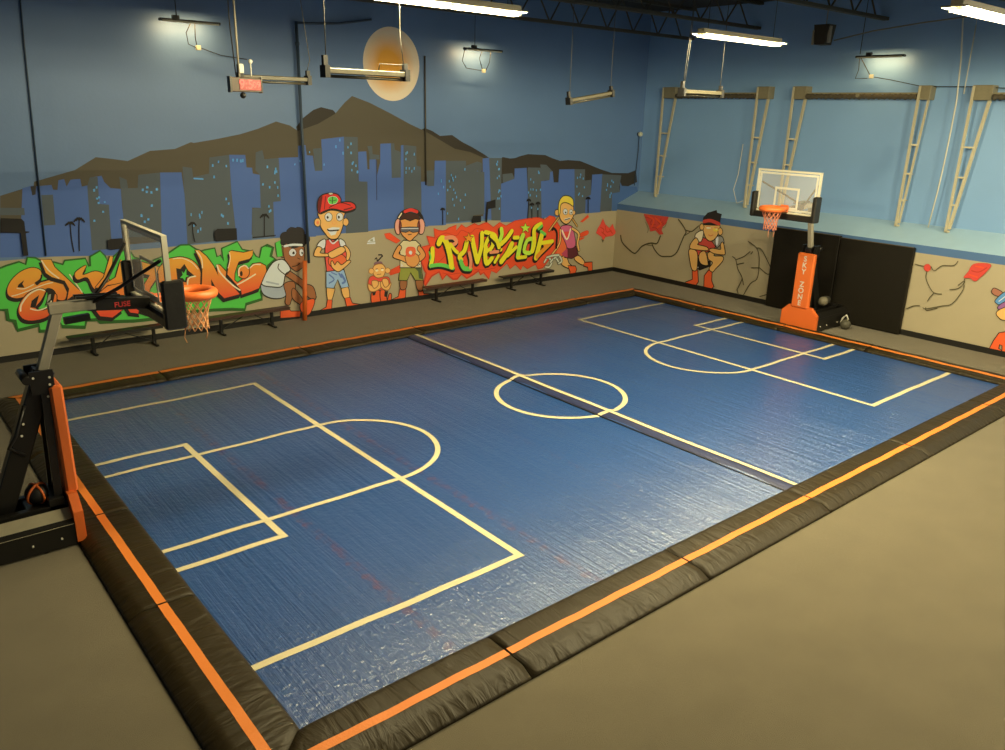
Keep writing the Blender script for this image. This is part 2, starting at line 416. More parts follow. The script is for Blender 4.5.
  (1,'sil',1,0.052,'729,281 724,282 720,279'),
  (1,'sil',1,0.041,'759,234 758,259 757,283'),
  (1,'sil',1,0.053,'757,283 762,284 766,280'),
  (1,'sil',1,0.053,'757,283 762,284 766,280'),
  (1,'sil',1,0.053,'757,283 760,286 762,282'),
  (1,'sil',1,0.052,'757,283 757,287 757,282'),
  (1,'sil',1,0.053,'757,283 753,286 751,282'),
  (1,'sil',1,0.053,'757,283 751,284 748,281'),
  (1,'sil',1,0.052,'757,283 751,284 748,281'),
  (1,'sil',1,0.044,'1009,237 1007,263 1005,289'),
  (1,'sil',1,0.058,'1005,289 1010,290 1015,285'),
  (1,'sil',1,0.058,'1005,289 1010,290 1015,286'),
  (1,'sil',1,0.058,'1005,289 1008,292 1011,287'),
  (1,'sil',1,0.056,'1005,289 1004,293 1005,288'),
  (1,'sil',1,0.056,'1005,289 1001,292 999,288'),
  (1,'sil',1,0.057,'1005,289 998,290 995,286'),
  (1,'sil',1,0.056,'1005,289 998,290 995,286'),
  (0,'sil',0,0,'-862,332 -822,328 -817,321 -818,300 -810,298 -811,296 -818,295 -820,244 -830,244 -828,296 -867,300'),
  (0,'sil',0,0,'-648,265 -639,268 -599,268 -600,242 -643,242 -649,246'),
  (0,'sil',0,0,'-386,268 -378,274 -326,272 -327,241 -384,241 -388,254'),
  (0,'sil',0,0,'527,298 564,305 565,278 534,275 530,232 523,232 524,280'),
  (0,'sil',0,0,'464,241 470,256 504,255 504,234 464,233'),
  (1,'sil',0,0.023,'-283,244 -217,245'),
 ]),
 ('orange_graffiti','L',[
  (2,'grn_dk',0,0.085,'-880,218 -865,223 -840,229 -827,222 -821,238 -807,235 -798,228 -769,221 -751,214 -746,223 -702,224 -698,205 -691,206 -689,228 -667,239 -659,227 -652,212 -622,234 -603,237 -591,216 -554,202 -516,214 -488,230 -475,237 -454,236 -439,224 -425,217 -415,219 -389,222 -386,199 -375,202 -366,184 -368,220 -326,234 -315,212 -285,203 -279,191 -266,185 -257,213 -242,219 -226,211 -234,188 -221,178 -243,162 -253,123 -270,90 -269,70 -315,62 -320,47 -355,53 -407,58 -468,61 -546,55 -608,57 -689,66 -694,73 -719,75 -724,58 -773,67 -776,78 -800,60 -822,63 -821,78 -866,72 -869,95 -882,100 -881,123 -905,127 -891,219'),
  (0,'grn',0,0,'-880,218 -865,223 -840,229 -827,222 -821,238 -807,235 -798,228 -769,221 -751,214 -746,223 -702,224 -698,205 -691,206 -689,228 -667,239 -659,227 -652,212 -622,234 -603,237 -591,216 -554,202 -516,214 -488,230 -475,237 -454,236 -439,224 -425,217 -415,219 -389,222 -386,199 -375,202 -366,184 -368,220 -326,234 -315,212 -285,203 -279,191 -266,185 -257,213 -242,219 -226,211 -234,188 -221,178 -243,162 -253,123 -270,90 -269,70 -315,62 -320,47 -355,53 -407,58 -468,61 -546,55 -608,57 -689,66 -694,73 -719,75 -724,58 -773,67 -776,78 -800,60 -822,63 -821,78 -866,72 -869,95 -882,100 -881,123 -905,127 -891,219'),
  (2,'grn_dk',0,0.037,'-218,223 -203,230 -200,185 -215,184'),
  (0,'grn',0,0,'-218,223 -203,230 -200,185 -215,184'),
  (0,'black',1,0,'-802,191 -805,202 -820,208 -844,200 -864,186 -875,166 -875,149 -861,141 -843,143 -815,152 -793,155 -782,146 -780,126 -763,123 -751,142 -750,160 -763,170 -784,176 -809,173 -818,171 -806,179'),
  (2,'black',1,0.036,'-802,191 -805,202 -820,208 -844,200 -864,186 -875,166 -875,149 -861,141 -843,143 -815,152 -793,155 -782,146 -780,126 -763,123 -751,142 -750,160 -763,170 -784,176 -809,173 -818,171 -806,179'),
  (2,'black',1,0.036,'-799,198 -802,209 -817,215 -840,208 -860,192 -872,173 -872,156 -858,148 -840,150 -811,159 -789,162 -778,153 -776,134 -759,130 -748,150 -746,167 -759,178 -780,184 -805,180 -815,178 -803,186'),
  (0,'ltr',1,0,'-799,198 -802,209 -817,215 -840,208 -860,192 -872,173 -872,156 -858,148 -840,150 -811,159 -789,162 -778,153 -776,134 -759,130 -748,150 -746,167 -759,178 -780,184 -805,180 -815,178 -803,186'),
  (0,'black',0,0,'-836,188 -849,179 -852,173 -838,170 -841,180'),
  (0,'black',1,0,'-800,150 -814,157 -836,149 -856,127 -861,107 -854,90 -834,84 -805,88 -787,108 -778,135 -784,139 -792,119 -809,107 -825,113 -810,128'),
  (2,'black',1,0.037,'-800,150 -814,157 -836,149 -856,127 -861,107 -854,90 -834,84 -805,88 -787,108 -778,135 -784,139 -792,119 -809,107 -825,113 -810,128'),
  (2,'black',1,0.036,'-796,157 -810,164 -833,156 -852,135 -858,114 -850,97 -830,91 -802,96 -783,115 -775,142 -780,147 -788,126 -805,114 -821,120 -807,136'),
  (0,'ltr',1,0,'-796,157 -810,164 -833,156 -852,135 -858,114 -850,97 -830,91 -802,96 -783,115 -775,142 -780,147 -788,126 -805,114 -821,120 -807,136'),
  (0,'black',0,0,'-811,150 -828,138 -833,123 -823,120 -816,137'),
  (0,'black',0,0,'-793,155 -780,152 -787,133 -804,121 -796,138'),
  (0,'gray',0,0,'-791,148 -786,149 -789,137 -798,129'),
  (1,'cream',1,0.034,'-799,159 -811,163 -832,153 -850,132 -854,117'),
  (1,'cream',1,0.029,'-834,120 -818,114 -798,119 -787,133'),
  (1,'cream',1,0.021,'-867,154 -854,156 -829,163 -797,173 -778,176'),
  (1,'cream',1,0.021,'-854,171 -839,168 -818,176'),
  (0,'black',0,0,'-800,225 -779,223 -773,205 -752,176 -733,151 -720,133 -725,129 -746,131 -758,123 -750,149 -756,170 -783,182 -794,193'),
  (2,'black',0,0.037,'-800,225 -779,223 -773,205 -752,176 -733,151 -720,133 -725,129 -746,131 -758,123 -750,149 -756,170 -783,182 -794,193'),
  (2,'black',0,0.037,'-796,232 -775,230 -770,212 -749,184 -730,158 -716,140 -721,137 -742,138 -754,131 -746,157 -753,177 -779,189 -790,200'),
  (0,'ltr',0,0,'-796,232 -775,230 -770,212 -749,184 -730,158 -716,140 -721,137 -742,138 -754,131 -746,157 -753,177 -779,189 -790,200'),
  (1,'cream',1,0.028,'-795,230 -783,205 -764,184'),
  (1,'cream',1,0.026,'-741,192 -719,144'),
  (0,'black',1,0,'-732,187 -705,201 -716,179 -688,185 -667,174 -656,148 -677,136 -696,143 -706,172 -729,170'),
  (2,'black',1,0.038,'-732,187 -705,201 -716,179 -688,185 -667,174 -656,148 -677,136 -696,143 -706,172 -729,170'),
  (2,'black',1,0.038,'-728,194 -702,209 -713,187 -684,193 -663,181 -652,155 -674,144 -692,151 -703,180 -725,177'),
  (0,'ltr',1,0,'-728,194 -702,209 -713,187 -684,193 -663,181 -652,155 -674,144 -692,151 -703,180 -725,177'),
  (0,'black',0,0,'-650,218 -643,216 -654,179 -679,143 -693,146 -670,168'),
  (2,'black',0,0.038,'-650,218 -643,216 -654,179 -679,143 -693,146 -670,168'),
  (2,'black',0,0.038,'-646,226 -640,224 -650,186 -676,151 -689,153 -667,176'),
  (0,'ltr',0,0,'-646,226 -640,224 -650,186 -676,151 -689,153 -667,176'),
  (0,'black',0,0,'-627,208 -618,197 -621,150 -664,149 -683,135 -670,152 -644,165'),
  (2,'black',0,0.037,'-627,208 -618,197 -621,150 -664,149 -683,135 -670,152 -644,165'),
  (2,'black',0,0.038,'-623,216 -614,204 -617,158 -661,156 -679,143 -666,160 -640,173'),
  (0,'ltr',0,0,'-623,216 -614,204 -617,158 -661,156 -679,143 -666,160 -640,173'),
  (0,'black',0,0,'-626,150 -627,119 -696,125 -665,146'),
  (2,'black',0,0.038,'-626,150 -627,119 -696,125 -665,146'),
  (2,'black',0,0.038,'-623,158 -624,127 -692,132 -661,153'),
  (0,'ltr',0,0,'-623,158 -624,127 -692,132 -661,153'),
  (0,'black',0,0,'-707,104 -691,73 -663,66 -638,82 -642,98 -671,96 -675,106 -635,104 -630,94 -621,73 -598,66 -602,103 -685,117'),
  (2,'black',0,0.039,'-707,104 -691,73 -663,66 -638,82 -642,98 -671,96 -675,106 -635,104 -630,94 -621,73 -598,66 -602,103 -685,117'),
  (2,'black',0,0.038,'-703,112 -687,81 -659,74 -634,90 -638,106 -667,104 -672,114 -631,112 -626,101 -617,81 -594,74 -599,111 -682,124'),
  (0,'ltr',0,0,'-703,112 -687,81 -659,74 -634,90 -638,106 -667,104 -672,114 -631,112 -626,101 -617,81 -594,74 -599,111 -682,124'),
  (1,'cream',1,0.031,'-666,113 -668,100 -645,98 -638,106'),
  (0,'black',0,0,'-605,205 -582,199 -536,179 -524,183 -566,131 -576,99 -544,108 -544,49 -596,76 -580,139 -562,162 -592,172 -608,186'),
  (2,'black',0,0.042,'-605,205 -582,199 -536,179 -524,183 -566,131 -576,99 -544,108 -544,49 -596,76 -580,139 -562,162 -592,172 -608,186'),
  (2,'black',0,0.042,'-602,212 -579,207 -532,187 -520,190 -562,138 -572,107 -540,116 -540,57 -593,84 -576,146 -559,170 -588,180 -604,194'),
  (0,'ltr',0,0,'-602,212 -579,207 -532,187 -520,190 -562,138 -572,107 -540,116 -540,57 -593,84 -576,146 -559,170 -588,180 -604,194'),
  (0,'black',1,0,'-542,171 -525,191 -515,198 -500,200 -479,200 -455,189 -439,168 -436,144 -442,116 -473,107 -496,122 -527,120 -543,134'),
  (2,'black',1,0.042,'-542,171 -525,191 -515,198 -500,200 -479,200 -455,189 -439,168 -436,144 -442,116 -473,107 -496,122 -527,120 -543,134'),
  (2,'black',1,0.042,'-538,179 -521,199 -511,206 -496,208 -475,208 -451,197 -435,176 -432,152 -438,124 -469,115 -492,130 -523,128 -539,142'),
  (0,'ltr',1,0,'-538,179 -521,199 -511,206 -496,208 -475,208 -451,197 -435,176 -432,152 -438,124 -469,115 -492,130 -523,128 -539,142'),
  (0,'black',0,0,'-493,181 -483,178 -471,190 -463,172 -448,156 -467,153 -471,141 -493,149'),
  (0,'grn',0,0,'-480,172 -475,166 -467,178 -469,161 -462,157 -471,155 -474,146 -479,154 -486,155 -478,162'),
  (1,'cream',1,0.037,'-470,118 -465,150 -446,155'),
  (1,'cream',1,0.021,'-499,206 -475,205 -452,192 -437,172'),
  (0,'black',0,0,'-443,215 -434,214 -417,196 -400,169 -390,142 -392,172 -384,171 -364,146 -332,102 -331,92 -335,84 -379,78 -394,97 -410,135 -411,112 -424,109 -436,117 -429,166 -434,188'),
  (2,'black',0,0.044,'-443,215 -434,214 -417,196 -400,169 -390,142 -392,172 -384,171 -364,146 -332,102 -331,92 -335,84 -379,78 -394,97 -410,135 -411,112 -424,109 -436,117 -429,166 -434,188'),
  (2,'black',0,0.045,'-440,223 -430,222 -413,205 -396,177 -386,150 -388,180 -380,179 -360,154 -328,111 -327,101 -331,93 -375,87 -390,105 -406,143 -407,120 -420,117 -432,125 -426,174 -430,197'),
  (0,'ltr',0,0,'-440,223 -430,222 -413,205 -396,177 -386,150 -388,180 -380,179 -360,154 -328,111 -327,101 -331,93 -375,87 -390,105 -406,143 -407,120 -420,117 -432,125 -426,174 -430,197'),
  (0,'black',0,0,'-354,203 -348,205 -316,197 -289,201 -291,188 -301,179 -331,174 -337,163 -346,144 -347,124 -339,117 -318,128 -302,142 -303,152 -292,163 -271,164 -256,154 -255,141 -269,115 -280,94 -301,89 -330,83 -331,96 -365,143 -360,165 -353,187'),
  (2,'black',0,0.044,'-354,203 -348,205 -316,197 -289,201 -291,188 -301,179 -331,174 -337,163 -346,144 -347,124 -339,117 -318,128 -302,142 -303,152 -292,163 -271,164 -256,154 -255,141 -269,115 -280,94 -301,89 -330,83 -331,96 -365,143 -360,165 -353,187'),
  (2,'black',0,0.045,'-350,212 -344,213 -312,205 -285,209 -287,196 -296,187 -327,182 -333,171 -341,152 -343,133 -335,125 -314,136 -298,151 -299,161 -288,172 -267,173 -252,163 -251,149 -265,124 -276,103 -297,97 -326,91 -327,104 -361,151 -356,173 -349,196'),
  (0,'ltr',0,0,'-350,212 -344,213 -312,205 -285,209 -287,196 -296,187 -327,182 -333,171 -341,152 -343,133 -335,125 -314,136 -298,151 -299,161 -288,172 -267,173 -252,163 -251,149 -265,124 -276,103 -297,97 -326,91 -327,104 -361,151 -356,173 -349,196'),
  (2,'black',0,0.044,'-300,151 -302,144 -307,138 -314,135 -321,136 -327,140 -331,147 -332,154 -330,162 -325,168 -318,171 -311,170 -305,166 -301,159'),
  (0,'ltr',0,0,'-300,151 -302,144 -307,138 -314,135 -321,136 -327,140 -331,147 -332,154 -330,162 -325,168 -318,171 -311,170 -305,166 -301,159'),
  (0,'black',0,0,'-319,148 -319,145 -321,143 -322,141 -324,142 -326,143 -326,146 -327,149 -326,152 -325,154 -323,156 -321,156 -320,154 -319,151'),
  (1,'cream',1,0.035,'-330,144 -327,164 -311,170 -302,161'),
  (1,'cream',1,0.030,'-437,221 -426,200 -426,174'),
  (1,'cream',1,0.040,'-387,178 -379,156 -349,120 -330,104'),
  (1,'cream',1,0.036,'-336,120 -315,128 -283,143'),
  (1,'cream',1,0.025,'-351,210 -350,192 -358,167'),
  (1,'cream',1,0.031,'-297,162 -284,170 -267,168'),
 ]),
 ('yellow_graffiti','L',[
  (2,'red_dk',0,0.059,'318,226 333,217 350,214 366,216 375,222 405,229 405,210 426,229 444,217 462,223 479,229 497,221 514,226 532,229 560,211 587,225 616,212 654,226 707,230 762,232 793,221 818,234 840,229 862,201 886,173 885,95 822,77 795,52 772,49 760,68 720,56 699,70 690,55 664,77 640,64 625,85 597,69 578,56 554,66 545,37 522,62 508,56 500,70 473,58 450,50 428,67 410,52 393,53 367,73 350,57 337,84 307,73 282,44 276,52 286,85 278,97 266,129 283,137 267,170 300,174 289,203 320,196'),
  (0,'red',0,0,'318,226 333,217 350,214 366,216 375,222 405,229 405,210 426,229 444,217 462,223 479,229 497,221 514,226 532,229 560,211 587,225 616,212 654,226 707,230 762,232 793,221 818,234 840,229 862,201 886,173 885,95 822,77 795,52 772,49 760,68 720,56 699,70 690,55 664,77 640,64 625,85 597,69 578,56 554,66 545,37 522,62 508,56 500,70 473,58 450,50 428,67 410,52 393,53 367,73 350,57 337,84 307,73 282,44 276,52 286,85 278,97 266,129 283,137 267,170 300,174 289,203 320,196'),
  (1,'red_dk',1,0.022,'324,195 362,208 405,196 426,212 462,200 488,214 525,203'),
  (1,'red_dk',1,0.022,'328,112 362,137 350,159'),
  (1,'red_dk',1,0.024,'482,76 528,71 574,73'),
  (1,'red_dk',1,0.022,'350,79 384,71 419,71 464,63'),
  (2,'red_dk',0,0.032,'133,222 151,223 190,196 175,191 140,209'),
  (0,'red',0,0,'133,222 151,223 190,196 175,191 140,209'),
  (2,'red_dk',0,0.022,'144,106 189,121 188,99 151,93'),
  (0,'red',0,0,'144,106 189,121 188,99 151,93'),
  (1,'black',1,0.227,'308,158 308,130 301,103'),
  (1,'black',1,0.195,'301,102 343,102 391,85'),
  (1,'black',1,0.271,'333,173 343,187 360,177 375,138 384,91'),
  (1,'black',1,0.207,'360,187 390,186 403,170 384,162'),
  (1,'black',1,0.188,'379,165 395,147 408,135'),
  (1,'black',1,0.249,'467,181 479,136 490,97'),
  (1,'black',1,0.232,'509,192 508,147 493,102'),
  (1,'black',1,0.236,'445,167 436,139 416,124 423,109'),
  (1,'black',1,0.230,'421,105 435,81 461,76'),
  (1,'black',1,0.203,'461,80 463,105 456,130'),
  (1,'black',1,0.228,'552,122 524,139 533,167 551,176 556,147 538,130'),
  (1,'black',1,0.245,'526,142 524,117 531,87 553,103'),
  (1,'black',1,0.218,'523,194 541,190 565,179 580,145 592,129'),
  (1,'yel',1,0.156,'310,162 310,135 303,108'),
  (1,'grn_l',1,0.123,'303,107 345,106 393,90'),
  (1,'yel',1,0.198,'335,177 345,192 362,182 377,143 386,96'),
  (1,'peach',1,0.132,'362,192 392,191 405,175 386,166'),
  (1,'yel',1,0.115,'381,170 397,151 410,140'),
  (1,'yel',1,0.177,'469,186 481,140 493,102'),
  (1,'yel',1,0.159,'511,197 510,152 495,107'),
  (1,'yel',1,0.165,'447,172 438,144 418,128 425,114'),
  (1,'grn_l',1,0.157,'423,110 437,86 464,81'),
  (1,'peach',1,0.126,'463,85 465,110 458,135'),
  (1,'yel',1,0.149,'554,127 526,144 535,172 553,181 558,152 540,135'),
  (1,'yel',1,0.171,'528,147 526,122 533,92 555,108'),
  (1,'yel',1,0.141,'525,199 543,194 567,184 582,150 594,134'),
  (1,'black',1,0.238,'549,181 573,161 583,139'),
  (1,'black',1,0.191,'546,124 579,125'),
  (1,'black',1,0.201,'565,89 581,110'),
  (1,'black',1,0.231,'590,200 593,182 587,164'),
  (1,'black',1,0.241,'638,189 615,165 592,149'),
  (1,'black',1,0.218,'649,166 668,165'),
  (1,'black',1,0.275,'640,145 622,117 594,88'),
  (1,'black',1,0.216,'622,106 660,132'),
  (1,'black',1,0.271,'690,170 679,145 669,98'),
  (1,'black',1,0.211,'669,94 706,94'),
  (1,'black',1,0.232,'733,156 708,150 698,114 730,109 739,148'),
  (1,'black',1,0.256,'771,204 742,189 744,140 736,110'),
  (1,'black',1,0.189,'777,198 762,188'),
  (1,'black',1,0.288,'778,168 768,130 754,86'),
  (1,'black',1,0.251,'796,128 827,137 777,103 759,89'),
  (1,'black',1,0.228,'780,137 832,138'),
  (1,'black',1,0.191,'773,179 794,166'),
  (1,'yel',1,0.161,'551,186 575,166 585,144'),
  (1,'peach',1,0.112,'548,129 581,129'),
  (1,'yel',1,0.124,'568,94 583,114'),
  (1,'yel_g',1,0.153,'593,205 596,187 589,169'),
  (1,'yel',1,0.163,'640,194 617,170 594,154'),
  (1,'yel',1,0.136,'651,171 670,170'),
  (1,'yel',1,0.196,'642,150 624,122 596,93'),
  (1,'yel',1,0.136,'624,111 662,137'),
  (1,'yel_g',1,0.190,'692,176 681,150 671,103'),
  (1,'yel',1,0.127,'671,99 708,99'),
  (1,'yel_g',1,0.150,'735,161 711,156 700,119 733,114 741,153'),
  (1,'yel',1,0.171,'774,209 744,194 746,145 738,116'),
  (1,'grn_l',1,0.107,'779,203 764,193'),
  (1,'yel',1,0.205,'781,173 770,136 757,91'),
  (1,'orn',1,0.164,'798,133 829,142 779,108 762,94'),
  (1,'yel',1,0.142,'782,142 834,144'),
  (1,'grn_l',1,0.108,'775,184 796,172'),
  (2,'black',0,0.035,'453,202 458,190 473,188 462,182 466,170 453,178 441,172 445,183 433,191 448,191'),
  (0,'orn',0,0,'453,202 458,190 473,188 462,182 466,170 453,178 441,172 445,183 433,191 448,191'),
  (1,'grn_l',1,0.057,'295,153 301,136 297,126'),
  (2,'black',0,0.039,'700,218 707,206 724,204 711,197 716,185 702,193 688,187 692,198 678,207 695,207'),
  (0,'yel_g',0,0,'700,218 707,206 724,204 711,197 716,185 702,193 688,187 692,198 678,207 695,207'),
 ]),
 ('painted_crouching_player_with_afro','L',[
  (2,'black',1,0.046,'-204,208 -191,209 -190,186 -202,183 -209,198'),
  (0,'skin_d',1,0,'-204,208 -191,209 -190,186 -202,183 -209,198'),
  (2,'black',1,0.048,'-191,217 -138,215 -136,158 -148,144 -162,139 -179,154 -193,176'),
  (0,'skin_d',1,0,'-191,217 -138,215 -136,158 -148,144 -162,139 -179,154 -193,176'),
  (0,'hair',0,0,'-170,236 -172,229 -177,224 -184,222 -192,222 -199,226 -203,232 -204,238 -202,245 -197,250 -190,252 -182,252 -176,248 -171,243'),
  (0,'hair',0,0,'-148,246 -150,240 -156,234 -164,232 -172,232 -179,236 -184,242 -185,249 -183,256 -177,261 -170,264 -162,263 -154,260 -150,254'),
  (0,'hair',0,0,'-128,245 -130,238 -136,233 -144,230 -152,231 -159,235 -164,240 -165,248 -163,255 -158,260 -150,263 -142,262 -134,258 -130,252'),
  (0,'hair',0,0,'-113,225 -115,219 -120,214 -127,212 -135,212 -141,216 -146,221 -147,228 -145,234 -140,239 -133,241 -125,241 -119,237 -114,232'),
  (0,'hair',0,0,'-135,225 -138,215 -146,207 -157,204 -169,204 -179,210 -186,219 -188,229 -184,239 -177,246 -166,250 -154,249 -144,244 -137,235'),
  (0,'hair',0,0,'-185,223 -186,219 -189,216 -193,215 -197,215 -201,217 -204,220 -204,224 -203,228 -200,231 -196,232 -192,232 -188,230 -186,226'),
  (0,'hair',0,0,'-126,216 -128,211 -132,207 -137,205 -143,206 -148,208 -152,213 -153,218 -151,223 -147,227 -142,229 -136,228 -131,225 -127,221'),
  (1,'shirt',1,0.064,'-192,212 -167,214 -140,211'),
  (2,'black',0,0.023,'-158,191 -160,187 -163,183 -167,182 -172,182 -176,184 -179,188 -180,193 -178,198 -175,201 -171,203 -166,203 -162,200 -159,196'),
  (0,'white',0,0,'-158,191 -160,187 -163,183 -167,182 -172,182 -176,184 -179,188 -180,193 -178,198 -175,201 -171,203 -166,203 -162,200 -159,196'),
  (0,'black',0,0,'-163,190 -163,189 -164,187 -166,187 -167,187 -169,188 -170,189 -170,191 -169,193 -168,194 -167,195 -165,195 -164,194 -163,192'),
  (2,'black',0,0.024,'-136,189 -137,185 -139,182 -141,180 -144,180 -146,182 -148,186 -148,190 -148,195 -146,198 -143,200 -140,200 -138,197 -136,194'),
  (0,'white',0,0,'-136,189 -137,185 -139,182 -141,180 -144,180 -146,182 -148,186 -148,190 -148,195 -146,198 -143,200 -140,200 -138,197 -136,194'),
  (0,'black',0,0,'-138,188 -138,187 -139,185 -140,185 -141,185 -142,186 -142,187 -143,189 -142,190 -142,192 -141,192 -140,192 -139,191 -138,190'),
  (1,'black',1,0.029,'-180,210 -163,206'),
  (1,'black',1,0.024,'-173,153 -159,154 -148,161'),
  (1,'black',1,0.018,'-156,176 -147,171'),
  (1,'black',1,0.210,'-189,136 -144,99 -112,56'),
  (1,'skin_d',1,0.162,'-189,136 -144,99 -112,56'),
  (2,'black',1,0.050,'-136,94 -113,87 -105,55 -117,52 -135,68'),
  (0,'skin_d',1,0,'-136,94 -113,87 -105,55 -117,52 -135,68'),
  (2,'black',1,0.056,'-265,113 -236,105 -200,103 -200,71 -234,69 -259,81 -268,97'),
  (0,'short',1,0,'-265,113 -236,105 -200,103 -200,71 -234,69 -259,81 -268,97'),
  (2,'black',1,0.047,'-200,105 -173,109 -168,89 -183,56 -189,44 -200,50 -196,75'),
  (0,'skin_d',1,0,'-200,105 -173,109 -168,89 -183,56 -189,44 -200,50 -196,75'),
  (2,'black',1,0.048,'-174,90 -151,61 -146,38 -161,45 -178,64'),
  (0,'skin_d',1,0,'-174,90 -151,61 -146,38 -161,45 -178,64'),
  (2,'black',1,0.061,'-265,113 -255,136 -231,167 -209,175 -194,170 -180,145 -196,134 -207,102 -236,103'),
  (0,'shirt',1,0,'-265,113 -255,136 -231,167 -209,175 -194,170 -180,145 -196,134 -207,102 -236,103'),
  (1,'black',1,0.027,'-212,165 -215,151 -194,132 -181,142'),
  (1,'short',1,0.046,'-252,118 -218,107'),
  (2,'black',0,0.049,'-216,35 -192,36 -186,24 -156,20 -159,5 -218,9'),
  (0,'shoe',0,0,'-216,35 -192,36 -186,24 -156,20 -159,5 -218,9'),
  (2,'black',1,0.050,'-152,44 -131,50 -110,49 -119,22 -134,6 -154,22'),
  (0,'shoe',1,0,'-152,44 -131,50 -110,49 -119,22 -134,6 -154,22'),
 ]),
 ('painted_player_in_red_cap','L',[
  (0,'skin',0,0,'-52,238 -34,236 -35,217 -51,218'),
  (2,'black',1,0.051,'-67,78 -44,76 -47,58 -56,39 -65,40'),
  (0,'skin',1,0,'-67,78 -44,76 -47,58 -56,39 -65,40'),
  (2,'black',1,0.051,'-18,73 2,72 5,38 -9,40 -17,54'),
  (0,'skin',1,0,'-18,73 2,72 5,38 -9,40 -17,54'),
  (2,'black',0,0.050,'-67,42 -53,40 -57,4 -90,7 -92,13 -72,21'),
  (0,'shoe',0,0,'-67,42 -53,40 -57,4 -90,7 -92,13 -72,21'),
  (2,'black',0,0.053,'-9,40 7,40 14,21 43,13 49,5 -3,7'),
  (0,'shoe',0,0,'-9,40 7,40 14,21 43,13 49,5 -3,7'),
  (2,'black',0,0.060,'-67,128 -10,126 4,74 -20,73 -31,101 -46,76 -69,80'),
  (0,'jean',0,0,'-67,128 -10,126 4,74 -20,73 -31,101 -46,76 -69,80'),
  (1,'jean_d',1,0.044,'-58,117 -43,101 -59,92'),
  (1,'jean_d',1,0.070,'-18,113 -7,93 -15,87'),
  (1,'jean_d',1,0.050,'-26,117 -19,105'),
  (1,'jean_d',1,0.031,'-51,123 -34,114'),
  (2,'black',0,0.060,'-66,218 -50,220 -35,215 -20,218 -3,186 4,164 -10,130 -65,128 -68,171'),
  (0,'redtop',0,0,'-66,218 -50,220 -35,215 -20,218 -3,186 4,164 -10,130 -65,128 -68,171'),
  (1,'white',1,0.031,'-52,219 -43,208 -25,216'),
  (2,'black',1,0.049,'-66,220 -71,196 -92,203 -81,217'),
  (0,'white',1,0,'-66,220 -71,196 -92,203 -81,217'),
  (2,'black',1,0.050,'-20,218 -6,211 -1,197 -11,194 -18,200'),
  (0,'white',1,0,'-20,218 -6,211 -1,197 -11,194 -18,200'),
  (2,'black',1,0.049,'-92,201 -79,196 -85,183 -55,178 -55,172 -97,175 -103,183'),
  (0,'skin',1,0,'-92,201 -79,196 -85,183 -55,178 -55,172 -97,175 -103,183'),
  (2,'black',1,0.050,'-7,197 5,191 13,174 8,157 0,156 2,175'),
  (0,'skin',1,0,'-7,197 5,191 13,174 8,157 0,156 2,175'),
  (2,'black',0,0.039,'0,152 -4,143 -12,136 -25,133 -38,134 -49,140 -57,148 -59,158 -56,167 -48,174 -36,177 -23,176 -11,170 -3,162'),
  (0,'ball',0,0,'0,152 -4,143 -12,136 -25,133 -38,134 -49,140 -57,148 -59,158 -56,167 -48,174 -36,177 -23,176 -11,170 -3,162'),
  (2,'black',1,0.050,'-58,179 -44,186 -18,195 -5,190 -7,180 -28,171 -49,166'),
  (0,'skin',1,0,'-58,179 -44,186 -18,195 -5,190 -7,180 -28,171 -49,166'),
  (2,'black',1,0.051,'-48,157 -39,143 -30,152 -17,141 4,152 13,149 -9,133 -28,124 -43,133 -50,144'),
  (0,'skin',1,0,'-48,157 -39,143 -30,152 -17,141 4,152 13,149 -9,133 -28,124 -43,133 -50,144'),
  (2,'black',1,0.058,'-79,300 -6,301 -5,279 -9,255 -26,224 -50,223 -64,238 -78,260 -80,281'),
  (0,'skin',1,0,'-79,300 -6,301 -5,279 -9,255 -26,224 -50,223 -64,238 -78,260 -80,281'),
  (2,'black',0,0.038,'-79,271 -80,266 -83,262 -87,260 -91,261 -94,263 -97,267 -97,272 -96,277 -93,280 -90,282 -85,282 -82,280 -79,276'),
  (0,'skin',0,0,'-79,271 -80,266 -83,262 -87,260 -91,261 -94,263 -97,267 -97,272 -96,277 -93,280 -90,282 -85,282 -82,280 -79,276'),
  (2,'black',0,0.040,'11,266 10,262 7,258 4,256 0,257 -4,259 -6,263 -6,267 -5,272 -3,275 1,277 4,277 8,274 10,271'),
  (0,'skin',0,0,'11,266 10,262 7,258 4,256 0,257 -4,259 -6,263 -6,267 -5,272 -3,275 1,277 4,277 8,274 10,271'),
  (0,'skin_r',0,0,'-83,270 -84,268 -85,266 -87,265 -89,265 -90,266 -91,268 -92,271 -91,273 -90,275 -88,276 -86,276 -85,275 -84,273'),
  (2,'black',1,0.064,'-80,297 -85,313 -81,334 -69,346 -45,350 -22,346 -12,333 -11,324 20,322 35,312 31,300 6,295 -6,297 -27,303 -47,305 -65,300'),
  (0,'cap',1,0,'-80,297 -85,313 -81,334 -69,346 -45,350 -22,346 -12,333 -11,324 20,322 35,312 31,300 6,295 -6,297 -27,303 -47,305 -65,300'),
  (0,'cap_d',1,0,'-81,334 -69,345 -77,305 -80,297 -85,313'),
  (1,'black',1,0.024,'-50,311 -14,323 20,314'),
  (1,'black',1,0.018,'-59,343 -65,307'),
  (1,'cap_d',1,0.037,'-2,302 25,307'),
  (2,'white',1,0.024,'-52,335 -43,341 -28,340 -21,331 -29,322 -47,322'),
  (0,'grn_l',1,0,'-52,335 -43,341 -28,340 -21,331 -29,322 -47,322'),
  (1,'grn_dk',1,0.027,'-37,341 -39,321'),
  (1,'grn_dk',1,0.018,'-48,332 -39,329 -25,332'),
